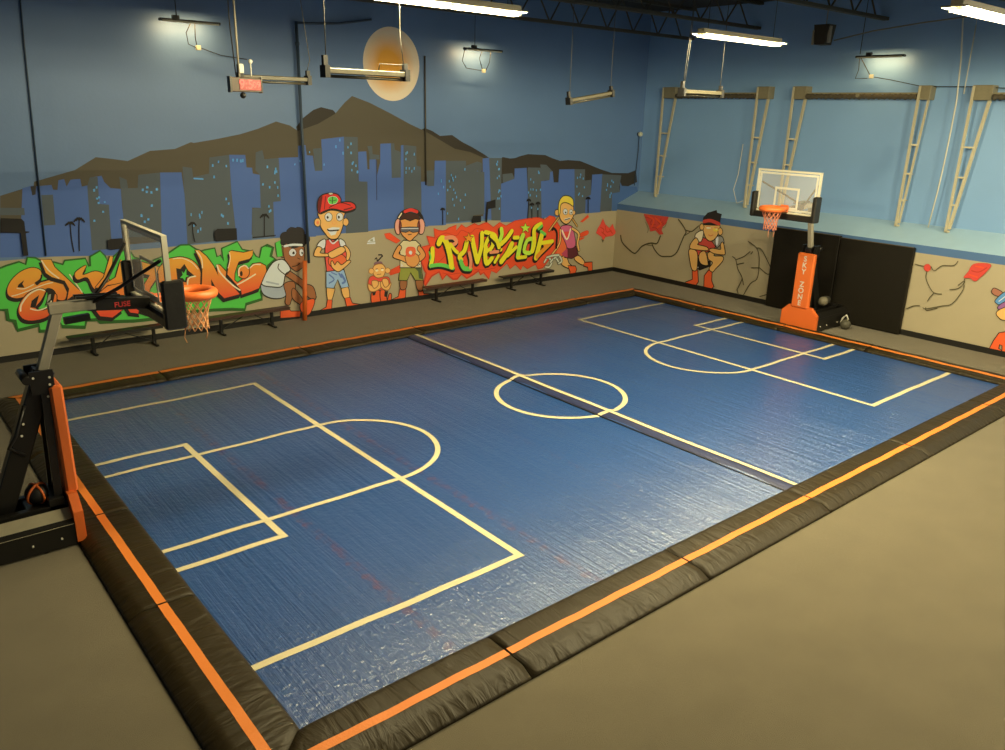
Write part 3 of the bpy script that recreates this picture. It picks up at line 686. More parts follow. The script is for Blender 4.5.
  (2,'black',0,0.024,'-36,350 -37,348 -39,348 -42,347 -44,347 -47,348 -49,349 -49,350 -49,351 -47,352 -44,352 -41,352 -39,352 -37,351'),
  (0,'cream',0,0,'-36,350 -37,348 -39,348 -42,347 -44,347 -47,348 -49,349 -49,350 -49,351 -47,352 -44,352 -41,352 -39,352 -37,351'),
  (2,'black',0,0.029,'-42,284 -43,279 -46,275 -51,273 -56,273 -60,276 -63,280 -64,285 -63,290 -59,294 -55,296 -50,296 -45,293 -42,289'),
  (0,'white',0,0,'-42,284 -43,279 -46,275 -51,273 -56,273 -60,276 -63,280 -64,285 -63,290 -59,294 -55,296 -50,296 -45,293 -42,289'),
  (0,'black',0,0,'-52,284 -53,282 -54,280 -55,280 -57,280 -58,281 -59,282 -59,284 -59,286 -58,287 -56,288 -55,288 -54,287 -53,285'),
  (2,'black',0,0.029,'-7,282 -8,277 -11,274 -15,272 -20,272 -24,274 -26,278 -27,283 -26,288 -23,292 -19,294 -14,294 -10,291 -7,287'),
  (0,'white',0,0,'-7,282 -8,277 -11,274 -15,272 -20,272 -24,274 -26,278 -27,283 -26,288 -23,292 -19,294 -14,294 -10,291 -7,287'),
  (0,'black',0,0,'-17,282 -17,280 -18,279 -19,278 -21,278 -22,279 -23,281 -23,283 -23,284 -22,286 -20,286 -19,286 -18,285 -17,284'),
  (0,'white',0,0,'-60,251 -41,255 -17,252 -22,245 -29,242 -56,242'),
  (1,'black',1,0.042,'-58,249 -50,245 -23,245'),
  (0,'white',0,0,'-55,242 -28,243 -33,233 -48,231'),
  (2,'skin_r',0,0.014,'-29,267 -30,265 -32,264 -34,263 -37,263 -40,264 -42,266 -42,268 -42,270 -40,272 -37,273 -34,272 -32,271 -30,270'),
  (0,'skin',0,0,'-29,267 -30,265 -32,264 -34,263 -37,263 -40,264 -42,266 -42,268 -42,270 -40,272 -37,273 -34,272 -32,271 -30,270'),
  (1,'white',1,0.034,'-53,218 -42,207 -28,217'),
  (1,'black',1,0.022,'-56,226 -41,213 -24,222'),
 ]),
 ('painted_small_kid_sitting','L',[
  (1,'hair',1,0.033,'106,133 104,151 98,148'),
  (1,'hair',1,0.040,'106,140 124,157 111,160'),
  (1,'hair',1,0.027,'106,142 117,150 126,155'),
  (0,'mauve',1,0,'98,139 119,139 123,129 95,130'),
  (2,'skin_k',1,0.053,'93,125 106,131 123,129 133,115 128,97 113,85 100,92 90,108'),
  (0,'skin',1,0,'93,125 106,131 123,129 133,115 128,97 113,85 100,92 90,108'),
  (2,'skin_k',0,0.031,'93,112 92,108 89,106 86,104 82,105 79,107 76,110 76,114 77,117 79,120 83,121 86,120 90,118 92,115'),
  (0,'skin',0,0,'93,112 92,108 89,106 86,104 82,105 79,107 76,110 76,114 77,117 79,120 83,121 86,120 90,118 92,115'),
  (2,'skin_k',0,0.032,'150,108 149,104 147,102 143,101 140,101 136,103 134,106 133,109 134,113 136,115 140,116 144,116 147,114 150,111'),
  (0,'skin',0,0,'150,108 149,104 147,102 143,101 140,101 136,103 134,106 133,109 134,113 136,115 140,116 144,116 147,114 150,111'),
  (1,'skin_k',1,0.026,'99,117 106,118'),
  (1,'skin_k',1,0.027,'118,117 127,116'),
  (1,'skin_k',1,0.020,'103,100 118,100'),
  (0,'cream',0,0,'109,112 108,111 106,110 104,109 102,109 100,110 98,112 98,113 98,114 100,116 102,116 104,116 107,115 108,114'),
  (0,'cream',0,0,'127,112 127,110 125,110 123,109 121,109 119,110 118,111 117,113 118,114 119,115 121,116 124,116 126,115 127,113'),
  (2,'black',1,0.054,'86,49 112,46 120,7 89,7 81,23'),
  (0,'shoe',1,0,'86,49 112,46 120,7 89,7 81,23'),
  (2,'black',1,0.055,'114,46 131,44 137,12 146,34 153,29 146,7 119,5'),
  (0,'shoe',1,0,'114,46 131,44 137,12 146,34 153,29 146,7 119,5'),
  (0,'hair',0,0,'84,49 99,49 94,37 86,36'),
  (0,'hair',0,0,'129,44 142,44 137,24 127,29'),
  (2,'skin_k',1,0.053,'75,88 88,97 105,88 130,89 145,84 149,60 138,50 78,61'),
  (0,'redk',1,0,'75,88 88,97 105,88 130,89 145,84 149,60 138,50 78,61'),
  (2,'skin_k',1,0.053,'72,73 91,63 108,76 117,72 117,60 95,50 76,54'),
  (0,'skin',1,0,'72,73 91,63 108,76 117,72 117,60 95,50 76,54'),
  (2,'skin_k',1,0.054,'152,68 138,58 121,75 115,70 121,56 142,48'),
  (0,'skin',1,0,'152,68 138,58 121,75 115,70 121,56 142,48'),
  (2,'skin_k',1,0.053,'85,81 104,79 104,66 91,60'),
  (0,'skin',1,0,'85,81 104,79 104,66 91,60'),
  (2,'skin_k',1,0.055,'122,82 139,81 143,65 130,59'),
  (0,'skin',1,0,'122,82 139,81 143,65 130,59'),
 ]),
 ('painted_white_logo','L',[
  (0,'white',0,0,'71,196 75,205 92,214 98,216 101,194'),
  (0,'gray',0,0,'83,208 92,211 93,203 83,204'),
  (0,'gray',0,0,'73,202 102,202 102,200 72,200'),
 ]),
 ('painted_player_with_headphones','L',[
  (2,'black',0,0.054,'186,45 207,45 205,18 190,4 154,7 154,13 180,21'),
  (0,'shoe',0,0,'186,45 207,45 205,18 190,4 154,7 154,13 180,21'),
  (2,'black',0,0.058,'254,34 270,32 276,18 306,14 309,5 259,4'),
  (0,'shoe',0,0,'254,34 270,32 276,18 306,14 309,5 259,4'),
  (2,'black',1,0.055,'189,76 210,71 207,45 188,46'),
  (0,'skin_d',1,0,'189,76 210,71 207,45 188,46'),
  (2,'black',1,0.057,'247,70 271,67 270,32 252,36'),
  (0,'skin_d',1,0,'247,70 271,67 270,32 252,36'),
  (2,'black',0,0.067,'187,114 266,108 272,64 244,68 226,94 212,70 182,74'),
  (0,'olive',0,0,'187,114 266,108 272,64 244,68 226,94 212,70 182,74'),
  (0,'olive_d',0,0,'242,106 265,104 271,67 257,71 255,94'),
  (2,'black',0,0.062,'186,184 201,196 246,192 264,176 264,142 266,106 187,114 190,149'),
  (0,'tan',0,0,'186,184 201,196 246,192 264,176 264,142 266,106 187,114 190,149'),
  (2,'black',1,0.054,'183,182 193,175 183,156 213,142 218,124 193,136 165,147 165,158'),
  (0,'skin_t',1,0,'183,182 193,175 183,156 213,142 218,124 193,136 165,147 165,158'),
  (2,'black',1,0.054,'261,174 282,145 266,128 245,126 248,139 264,149 253,165'),
  (0,'skin_t',1,0,'261,174 282,145 266,128 245,126 248,139 264,149 253,165'),
  (2,'skin_td',1,0.056,'208,147 227,150 250,148 258,125 239,111 218,118 211,129'),
  (0,'skin_t',1,0,'208,147 227,150 250,148 258,125 239,111 218,118 211,129'),
  (2,'redk',1,0.056,'214,171 240,169 240,149 214,149'),
  (0,'ball',1,0,'214,171 240,169 240,149 214,149'),
  (0,'white',0,0,'233,156 232,153 231,151 228,150 225,151 223,152 221,154 220,157 221,160 223,162 225,163 228,162 231,161 232,159'),
  (2,'black',1,0.054,'192,261 260,259 256,218 240,204 225,194 209,204 193,223'),
  (0,'skin_t',1,0,'192,261 260,259 256,218 240,204 225,194 209,204 193,223'),
  (2,'black',0,0.055,'190,261 195,276 226,280 257,272 262,257 246,262 226,257 208,264'),
  (0,'hairr',0,0,'190,261 195,276 226,280 257,272 262,257 246,262 226,257 208,264'),
  (1,'black',1,0.102,'182,258 188,274 211,288 247,286 268,267 273,252'),
  (1,'cap',1,0.100,'208,285 229,289 252,282'),
  (1,'cream',1,0.043,'185,268 195,280'),
  (2,'black',0,0.053,'193,240 192,230 188,222 184,217 179,218 175,223 172,231 171,241 172,251 175,259 180,264 185,263 189,258 192,250'),
  (0,'earp',0,0,'193,240 192,230 188,222 184,217 179,218 175,223 172,231 171,241 172,251 175,259 180,264 185,263 189,258 192,250'),
  (0,'cap_d',0,0,'192,240 192,231 191,223 189,219 187,219 186,224 185,231 184,240 185,250 186,257 188,261 190,261 191,257 192,249'),
  (2,'black',0,0.055,'280,235 278,224 275,216 270,212 264,212 259,217 256,226 254,236 256,247 260,255 265,259 270,259 275,254 279,245'),
  (0,'earp',0,0,'280,235 278,224 275,216 270,212 264,212 259,217 256,226 254,236 256,247 260,255 265,259 270,259 275,254 279,245'),
  (0,'cap_d',0,0,'264,236 263,227 262,219 260,216 258,216 256,220 255,227 255,236 256,245 257,253 258,256 260,256 262,252 263,245'),
  (2,'black',0,0.043,'190,236 223,236 259,233 256,221 236,220 223,226 210,222 192,226'),
  (0,'visor',0,0,'190,236 223,236 259,233 256,221 236,220 223,226 210,222 192,226'),
  (1,'white',1,0.027,'194,234 256,230'),
  (1,'black',1,0.024,'217,213 231,214'),
  (1,'black',1,0.028,'252,112 261,118'),
  (0,'white',0,0,'191,127 197,117 191,116'),
  (0,'white',0,0,'256,118 263,108 255,112'),
 ]),
 ('painted_blond_runner','L',[
  (0,'red',0,0,'973,204 1012,228 1019,218 986,201'),
  (2,'red_dk',1,0.036,'976,159 1014,168 1018,156 983,148'),
  (0,'red',1,0,'976,159 1014,168 1018,156 983,148'),
  (0,'red',1,0,'971,144 1003,144 978,135'),
  (0,'ball',0,0,'922,112 920,93 912,79 900,71 886,72 872,82 862,98 858,118 860,137 868,151 880,159 894,158 907,148 917,132'),
  (2,'black',1,0.072,'886,80 911,78 925,54 944,39 929,36 891,53'),
  (0,'skin',1,0,'886,80 911,78 925,54 944,39 929,36 891,53'),
  (2,'black',1,0.072,'957,80 983,73 1010,48 995,43 958,64'),
  (0,'skin',1,0,'957,80 983,73 1010,48 995,43 958,64'),
  (2,'black',0,0.072,'922,45 960,39 967,27 956,3 931,5 936,21'),
  (0,'shoe',0,0,'922,45 960,39 967,27 956,3 931,5 936,21'),
  (2,'black',0,0.073,'1007,48 1049,46 1054,4 1017,4 1017,11 1032,14 1028,30 1005,37'),
  (0,'shoe',0,0,'1007,48 1049,46 1054,4 1017,4 1017,11 1032,14 1028,30 1005,37'),
  (2,'black',0,0.050,'911,113 958,114 973,81 939,71 901,79 903,96'),
  (0,'maroon',0,0,'911,113 958,114 973,81 939,71 901,79 903,96'),
  (0,'pinkd',0,0,'885,94 914,113 917,77 895,84'),
  (2,'black',1,0.057,'876,191 896,196 924,192 938,178 954,119 918,111 904,132 877,173'),
  (0,'pink',1,0,'876,191 896,196 924,192 938,178 954,119 918,111 904,132 877,173'),
  (0,'redk',0,0,'892,174 922,172 918,153 906,149 896,163'),
  (1,'cream',1,0.063,'882,179 909,144 925,181'),
  (1,'black',1,0.112,'873,182 873,134 837,94'),
  (1,'skin',1,0.069,'873,182 873,134 837,94'),
  (1,'black',1,0.132,'934,182 969,160 965,127 974,99'),
  (1,'skin',1,0.083,'934,182 969,160 965,127 974,99'),
  (1,'black',1,0.101,'862,226 817,182'),
  (1,'tanh',1,0.059,'862,226 817,182'),
  (1,'black',1,0.096,'932,217 958,189'),
  (1,'tanh',1,0.053,'932,217 958,189'),
  (2,'black',1,0.069,'865,268 888,284 924,280 935,235 923,213 902,202 880,212 867,232'),
  (0,'skin',1,0,'865,268 888,284 924,280 935,235 923,213 902,202 880,212 867,232'),
  (2,'black',0,0.054,'864,244 863,239 860,236 856,234 852,235 847,237 844,240 843,245 843,249 846,253 850,254 855,254 859,252 863,248'),
  (0,'skin',0,0,'864,244 863,239 860,236 856,234 852,235 847,237 844,240 843,245 843,249 846,253 850,254 855,254 859,252 863,248'),
  (2,'black',0,0.041,'944,239 943,236 941,233 938,232 935,232 932,234 930,237 929,240 929,243 931,246 934,247 937,247 940,246 943,243'),
  (0,'skin',0,0,'944,239 943,236 941,233 938,232 935,232 932,234 930,237 929,240 929,243 931,246 934,247 937,247 940,246 943,243'),
  (2,'black',1,0.062,'861,239 860,277 875,298 898,301 926,289 931,265 912,274 888,280 868,272 866,243'),
  (0,'yelh',1,0,'861,239 860,277 875,298 898,301 926,289 931,265 912,274 888,280 868,272 866,243'),
  (2,'black',0,0.027,'904,245 903,240 901,237 896,235 891,236 887,238 884,242 882,246 883,250 886,254 890,256 895,255 899,253 903,249'),
  (0,'white',0,0,'904,245 903,240 901,237 896,235 891,236 887,238 884,242 882,246 883,250 886,254 890,256 895,255 899,253 903,249'),
  (0,'black',0,0,'899,243 898,241 898,240 896,239 895,240 893,240 892,242 891,243 892,244 893,246 894,246 896,246 897,245 898,244'),
  (2,'black',0,0.027,'930,242 930,238 928,235 924,234 920,234 917,236 914,239 913,244 914,248 916,251 919,252 923,252 927,250 929,247'),
  (0,'white',0,0,'930,242 930,238 928,235 924,234 920,234 917,236 914,239 913,244 914,248 916,251 919,252 923,252 927,250 929,247'),
  (0,'black',0,0,'926,240 926,239 925,238 924,237 923,237 921,238 920,239 920,240 920,242 921,243 922,243 924,243 925,243 926,242'),
  (0,'white',0,0,'889,220 922,224 919,218 895,213'),
  (1,'black',1,0.030,'892,216 919,220'),
  (1,'black',1,0.093,'832,185 840,189 856,170 856,118'),
  (1,'chain_d',1,0.112,'800,71 817,87 836,67 825,51 807,53'),
  (1,'chain',1,0.065,'800,71 817,87 836,67 825,51 807,53'),
  (1,'chain_d',1,0.113,'830,68 852,83 872,64'),
  (1,'chain',1,0.065,'830,68 852,83 872,64'),
  (1,'chain_d',1,0.116,'847,80 870,88 887,67 872,59'),
  (1,'chain',1,0.067,'847,80 870,88 887,67 872,59'),
  (1,'chain_d',1,0.112,'811,87 840,91 870,90'),
  (1,'chain',1,0.065,'811,87 840,91 870,90'),
 ]),
 ('painted_red_rubble','L',[
  (2,'red_dk',0,0.037,'1094,207 1109,184 1134,168 1150,183 1162,162 1174,149 1154,140 1127,139 1114,138 1105,125 1094,141 1063,157 1071,173 1083,185'),
  (0,'redk',0,0,'1094,207 1109,184 1134,168 1150,183 1162,162 1174,149 1154,140 1127,139 1114,138 1105,125 1094,141 1063,157 1071,173 1083,185'),
  (1,'red_dk',1,0.037,'1084,176 1104,166 1099,152'),
  (1,'red_dk',1,0.037,'1110,179 1119,156 1145,158'),
  (1,'red_dk',1,0.037,'1135,164 1153,148'),
  (1,'red_dk',1,0.037,'1092,158 1117,142'),
  (0,'crack',0,0,'1093,130 1108,126 1102,116'),
  (1,'crack',1,0.067,'1177,142 1198,138 1212,128'),
 ]),
 ('painted_wall_cracks','R',[
  (1,'crack',1,0.051,'903,143 896,122 873,104 831,85 815,93 795,115 769,129 747,135 723,137 710,166'),
  (1,'crack',1,0.048,'746,131 731,112 702,94 668,97 647,102 628,120 615,152 604,180 597,194 610,212 635,234'),
  (1,'crack',1,0.038,'598,201 575,199 561,208 546,222'),
  (1,'crack',1,0.027,'600,182 579,197'),
  (1,'crack_l',1,0.034,'746,125 773,125'),
  (1,'crack_l',1,0.025,'786,208 770,186 773,169'),
  (1,'crack_l',1,0.024,'686,220 693,202 709,194'),
  (2,'red_dk',0,0.026,'796,235 680,237 690,213 704,201 708,187 698,175 715,171 734,184 758,177 767,197 780,212'),
  (0,'redk',0,0,'796,235 680,237 690,213 704,201 708,187 698,175 715,171 734,184 758,177 767,197 780,212'),
  (1,'red_dk',1,0.029,'788,225 756,222 763,204 737,204'),
  (1,'red_dk',1,0.028,'735,231 724,212 703,218'),
  (1,'red_dk',1,0.029,'753,192 731,191 716,176'),
  (1,'red_dk',1,0.028,'713,230 720,209 698,212'),
  (1,'red',1,0.066,'775,230 747,220 753,195'),
  (1,'red',1,0.073,'739,227 711,210 727,195'),
  (1,'crack',1,0.031,'340,196 307,179 293,151 289,116 288,102 292,77 314,58 335,14'),
  (1,'crack',1,0.031,'307,179 286,175 243,120'),
  (1,'crack',1,0.031,'289,118 256,101 243,108'),
  (1,'crack',1,0.032,'394,138 380,129 368,100 348,74 351,56 362,28'),
  (1,'crack',1,0.032,'360,28 354,15'),
  (1,'crack',1,0.031,'380,129 351,144 329,164'),
  (1,'crack',1,0.032,'374,114 348,123'),
  (1,'crack',1,0.031,'316,112 290,116'),
  (1,'crack',1,0.032,'324,157 319,165'),
  (1,'crack',1,0.031,'272,23 246,35'),
  (1,'crack',1,0.032,'347,73 338,51'),
  (1,'crack',1,0.025,'-202,206 -220,204 -236,205'),
  (1,'crack',1,0.024,'-238,193 -238,173 -252,150 -267,136 -288,136'),
  (1,'crack',1,0.024,'-267,136 -258,120 -254,109'),
  (1,'crack',1,0.023,'-245,207 -257,196 -274,213 -303,218 -312,232'),
  (1,'crack',1,0.023,'-305,152 -326,159 -338,176 -337,188'),
  (1,'crack',1,0.023,'-339,172 -338,154 -319,115 -294,104 -254,88 -245,90'),
  (1,'crack',1,0.025,'-201,77 -221,90 -237,93'),
  (1,'crack',1,0.024,'-253,92 -257,84 -284,96'),
  (1,'crack',1,0.023,'-324,167 -337,182'),
  (2,'red_dk',0,0.022,'-245,203 -245,198 -243,195 -240,192 -236,192 -233,193 -230,196 -228,200 -228,204 -230,208 -233,210 -237,211 -240,210 -243,207'),
  (0,'redk',0,0,'-245,203 -245,198 -243,195 -240,192 -236,192 -233,193 -230,196 -228,200 -228,204 -230,208 -233,210 -237,211 -240,210 -243,207'),
  (2,'red_dk',1,0.020,'-353,230 -392,235 -385,214 -374,198 -364,186 -350,192 -335,191 -343,207'),
  (0,'redk',1,0,'-353,230 -392,235 -385,214 -374,198 -364,186 -350,192 -335,191 -343,207'),
  (1,'red_dk',1,0.025,'-349,212 -368,211 -386,226'),
  (1,'red',1,0.035,'-358,225 -376,224'),
  (1,'red',1,0.035,'-348,200 -367,197'),
 ]),
 ('painted_crouching_player_with_headband','R',[
  (0,'black',0,0,'550,114 480,108 478,91 522,69 538,77'),
  (0,'white',0,0,'529,79 529,78 530,77 531,76 532,76 534,76 535,77 535,78 535,79 534,80 533,81 532,81 530,81 529,80'),
  (2,'black',0,0.070,'553,68 532,70 524,28 535,12 575,10 578,16 548,32'),
  (0,'shoe',0,0,'553,68 532,70 524,28 535,12 575,10 578,16 548,32'),
  (2,'black',0,0.066,'499,54 484,76 471,75 469,42 457,23 468,12 496,12'),
  (0,'shoe',0,0,'499,54 484,76 471,75 469,42 457,23 468,12 496,12'),
  (2,'black',0,0.061,'528,184 490,181 467,160 490,144 548,114 560,129 542,153'),
  (0,'redtop',0,0,'528,184 490,181 467,160 490,144 548,114 560,129 542,153'),
  (2,'black',1,0.062,'576,131 561,138 542,130 536,99 537,69 554,68 566,94'),
  (0,'skin',1,0,'576,131 561,138 542,130 536,99 537,69 554,68 566,94'),
  (2,'black',1,0.061,'468,128 434,131 434,115 458,86 468,74 482,82 470,105 489,115 494,135 470,140'),
  (0,'skin',1,0,'468,128 434,131 434,115 458,86 468,74 482,82 470,105 489,115 494,135 470,140'),
  (2,'black',1,0.061,'527,130 507,137 492,102 494,93 517,94 529,109'),
  (0,'skin',1,0,'527,130 507,137 492,102 494,93 517,94 529,109'),
  (2,'black',1,0.061,'550,196 526,208 524,189 532,169 554,181'),
  (0,'cream',1,0,'550,196 526,208 524,189 532,169 554,181'),
  (2,'black',1,0.058,'469,192 445,197 435,176 449,170 462,160'),
  (0,'grayd',1,0,'469,192 445,197 435,176 449,170 462,160'),
  (0,'white',1,0,'469,190 459,194 458,169 466,168'),
  (2,'black',1,0.060,'551,179 539,166 543,157 504,154 500,144 562,140 573,145 567,162'),
  (0,'skin',1,0,'551,179 539,166 543,157 504,154 500,144 562,140 573,145 567,162'),
  (2,'black',1,0.060,'446,171 438,178 426,145 435,139 469,138 490,146 476,153 444,154'),
  (0,'skin',1,0,'446,171 438,178 426,145 435,139 469,138 490,146 476,153 444,154'),
  (2,'black',1,0.065,'524,231 463,238 463,205 480,182 500,180 517,198'),
  (0,'skin',1,0,'524,231 463,238 463,205 480,182 500,180 517,198'),
  (2,'black',0,0.048,'523,222 524,217 525,214 528,211 532,211 535,212 538,215 539,220 539,224 537,228 534,230 531,230 527,229 525,226'),
  (0,'skin',0,0,'523,222 524,217 525,214 528,211 532,211 535,212 538,215 539,220 539,224 537,228 534,230 531,230 527,229 525,226'),
  (2,'black',0,0.047,'445,216 445,211 447,207 450,204 454,203 458,205 461,209 462,213 462,218 460,223 457,225 453,226 450,224 447,220'),
  (0,'skin',0,0,'445,216 445,211 447,207 450,204 454,203 458,205 461,209 462,213 462,218 460,223 457,225 453,226 450,224 447,220'),
  (2,'black',0,0.059,'526,230 527,251 511,269 502,272 478,281 475,273 457,271 461,258 460,236'),
  (0,'hair',0,0,'526,230 527,251 511,269 502,272 478,281 475,273 457,271 461,258 460,236'),
  (1,'redb',1,0.118,'524,240 498,246 462,239'),
  (0,'cream',0,0,'493,222 493,220 496,219 500,218 504,217 508,217 511,218 512,220 512,221 509,223 505,224 501,224 497,224 494,223'),
  (0,'yelh',0,0,'462,220 462,217 465,214 469,212 474,212 478,212 482,214 483,217 482,220 480,223 476,224 471,225 466,224 463,222'),
  (1,'skin_r',1,0.026,'513,224 496,227'),
  (1,'skin_r',1,0.025,'480,224 463,225'),
  (1,'skin_r',1,0.030,'500,198 492,195 480,200'),
  (0,'cream',0,0,'467,221 468,220 468,219 469,218 471,218 472,219 473,219 473,220 473,221 472,222 471,223 470,223 469,223 468,222'),
 ]),
 ('painted_figure_at_frame_edge','R',[
  (2,'black',1,0.039,'-409,169 -414,175 -434,167 -432,157 -418,158 -410,163'),
  (0,'brownk',1,0,'-409,169 -414,175 -434,167 -432,157 -418,158 -410,163'),
  (2,'black',1,0.039,'-422,144 -434,164 -452,178 -461,169 -436,138 -426,138'),
  (0,'blueh',1,0,'-422,144 -434,164 -452,178 -461,169 -436,138 -426,138'),
  (1,'white',1,0.020,'-430,143 -448,166'),
  (2,'black',1,0.038,'-431,127 -442,142 -458,149 -462,130 -443,122'),
  (0,'purp',1,0,'-431,127 -442,142 -458,149 -462,130 -443,122'),
  (2,'black',1,0.038,'-431,112 -442,126 -474,140 -482,102 -451,98 -440,101'),
  (0,'skin',1,0,'-431,112 -442,126 -474,140 -482,102 -451,98 -440,101'),
  (2,'black',0,0.048,'-433,11 -439,37 -448,61 -460,66 -475,66 -489,49 -496,18 -466,9 -462,30 -454,32 -454,20 -465,15 -462,8'),
  (0,'shoe',0,0,'-433,11 -439,37 -448,61 -460,66 -475,66 -489,49 -496,18 -466,9 -462,30 -454,32 -454,20 -465,15 -462,8'),
  (2,'black',1,0.038,'-454,236 -473,243 -490,231 -496,198 -487,177 -472,182 -458,207'),
  (0,'skin',1,0,'-454,236 -473,243 -490,231 -496,198 -487,177 -472,182 -458,207'),
  (2,'black',1,0.030,'-453,225 -452,247 -470,258 -491,250 -495,224 -481,237 -465,234'),
  (0,'hair',1,0,'-453,225 -452,247 -470,258 -491,250 -495,224 -481,237 -465,234'),
  (2,'black',0,0.015,'-475,215 -475,212 -474,210 -473,208 -471,208 -469,209 -467,211 -466,214 -466,216 -466,219 -468,221 -470,221 -472,220 -474,218'),
  (0,'white',0,0,'-475,215 -475,212 -474,210 -473,208 -471,208 -469,209 -467,211 -466,214 -466,216 -466,219 -468,221 -470,221 -472,220 -474,218'),
  (0,'black',0,0,'-473,214 -473,213 -473,212 -472,211 -472,211 -471,212 -470,212 -470,213 -470,215 -470,216 -471,216 -471,216 -472,216 -473,215'),
  (2,'black',0,0.015,'-487,216 -487,213 -486,211 -485,209 -483,209 -481,210 -479,212 -478,215 -478,218 -479,220 -480,222 -482,222 -484,221 -486,219'),
  (0,'white',0,0,'-487,216 -487,213 -486,211 -485,209 -483,209 -481,210 -479,212 -478,215 -478,218 -479,220 -480,222 -482,222 -484,221 -486,219'),
  (0,'black',0,0,'-485,215 -485,214 -485,213 -485,213 -484,213 -483,213 -482,214 -482,215 -482,216 -482,217 -483,217 -484,218 -484,217 -485,216'),
  (1,'black',1,0.017,'-475,192 -482,190 -490,195'),
  (2,'black',1,0.038,'-464,169 -483,178 -510,178 -524,135 -528,105 -483,95 -470,132'),
  (0,'blueh',1,0,'-464,169 -483,178 -510,178 -524,135 -528,105 -483,95 -470,132'),
  (2,'black',0,0.038,'-483,97 -528,107 -539,68 -519,64 -510,81 -508,57 -488,56'),
  (0,'jean_d',0,0,'-483,97 -528,107 -539,68 -519,64 -510,81 -508,57 -488,56'),
  (2,'black',1,0.039,'-491,57 -506,58 -509,38 -496,34'),
  (0,'skin',1,0,'-491,57 -506,58 -509,38 -496,34'),
  (2,'black',1,0.038,'-520,64 -538,68 -542,42 -529,39'),
  (0,'skin',1,0,'-520,64 -538,68 -542,42 -529,39'),
  (2,'black',0,0.045,'-525,40 -543,44 -550,24 -570,19 -570,11 -530,9'),
  (0,'shoe',0,0,'-525,40 -543,44 -550,24 -570,19 -570,11 -530,9'),
 ]),
]# ------------------------------------------------------------------ shared materials
black_metal = mat('black_painted_steel', (.012, .011, .010), .35)
black_pad = mat('black_vinyl_pad', (.014, .012, .009), .45, bump=.3, bscale=8)
steel = mat('brushed_steel', (.80, .73, .54), .34, .6, var=.15, vscale=6)
silver_paint = mat('silver_painted_steel', (.44, .40, .31), .45, .1, var=.08)
cream_paint = mat('cream_painted_steel', (.80, .76, .62), .5)
dull_metal = mat('beige_enamel', (.28, .25, .16), .5, var=.2, vscale=9)
orange_pad = mat('orange_vinyl', (.90, .19, .035), .45, bump=.12, bscale=7)
orange_cord = mat('orange_cord', (.88, .42, .18), .7)
pink_cord = mat('faded_orange_cord', (.85, .30, .17), .7)
cord_black = mat('black_cord', (.01, .01, .012), .6)
cord_white = mat('white_rope', (.75, .74, .66), .7)
white_mark = mat('white_print', (.80, .78, .70), .6)
green_mat = None

# ------------------------------------------------------------------ room shell
YW, XW, XU = 9.35, 11.7, 12.87
ZC = 9.4
carpet = mat('grey_carpet', (.188, .161, .109), .95, bump=.6, bscale=160, var=.16, vscale=1.6, spec=.15)
carpet.node_tree.nodes['Principled BSDF'].inputs['Sheen Weight'].default_value = .15
struct(MB().box(-20, XU + .3, -20, YW + .3, -.2, 0).build('floor', carpet))
deck = mat('dark_roof_deck', (.030, .028, .024), .8)
struct(MB().box(-20, XU + .3, -20, YW + .3, ZC, ZC + .2).build('ceiling', deck))
grey_w = mat('grey_wall_paint', (.56, .49, .345), .75, bump=.08, bscale=30, var=.05, vscale=1.2)
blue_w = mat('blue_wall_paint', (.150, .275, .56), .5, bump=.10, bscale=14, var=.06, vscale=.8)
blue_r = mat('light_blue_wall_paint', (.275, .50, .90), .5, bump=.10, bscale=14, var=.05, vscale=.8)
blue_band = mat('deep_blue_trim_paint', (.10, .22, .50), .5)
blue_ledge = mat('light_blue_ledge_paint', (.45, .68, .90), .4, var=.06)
def wall_mesh(name, P, mats):
    b = MB()
    for (q, mi) in P: b.add(q, [(0, 1, 2, 3)], mi)
    return struct(b.build(name, mats))
# mural wall: grey to 2.36 m, blue above; slightly falling paint line
wl = MB(); wl.box(-20, XU + .3, YW, YW + .25, 0, 2.36, 0); wl.box(-20, XU + .3, YW, YW + .25, 2.36, ZC, 1)
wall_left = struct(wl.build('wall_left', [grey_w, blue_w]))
wr = MB()
prof = [(XW, 0), (XW, 2.38), (XW, 2.6), (XU, 3.03), (XU, ZC), (XU + .25, ZC), (XU + .25, 0)]
for k, mi in ((0, 0), (1, 1), (2, 2), (3, 3), (4, 3), (5, 3), (6, 3)):
    a, b2 = prof[k], prof[(k + 1) % len(prof)]
    wr.add([(a[0], -20, a[1]), (a[0], YW, a[1]), (b2[0], YW, b2[1]), (b2[0], -20, b2[1])], [(0, 1, 2, 3)], mi)
wr.add([(p[0], -20, p[1]) for p in prof], [tuple(range(7))], 3)
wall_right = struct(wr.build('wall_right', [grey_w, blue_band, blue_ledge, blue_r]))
struct(MB().box(-20.25, -20, -20, YW + .25, 0, ZC).build('wall_west', blue_w))
struct(MB().box(-20, XU + .25, -20.25, -20, 0, ZC).build('wall_south', blue_w))
base_m = mat('black_rubber_base', (.010, .009, .008), .6)
struct(MB().box(-20, XW - .02, YW - .03, YW + .01, 0, .15).build('baseboard_left', base_m))
struct(MB().box(XW - .03, XW + .01, -20, YW - .03, 0, .16).build('baseboard_right', base_m))

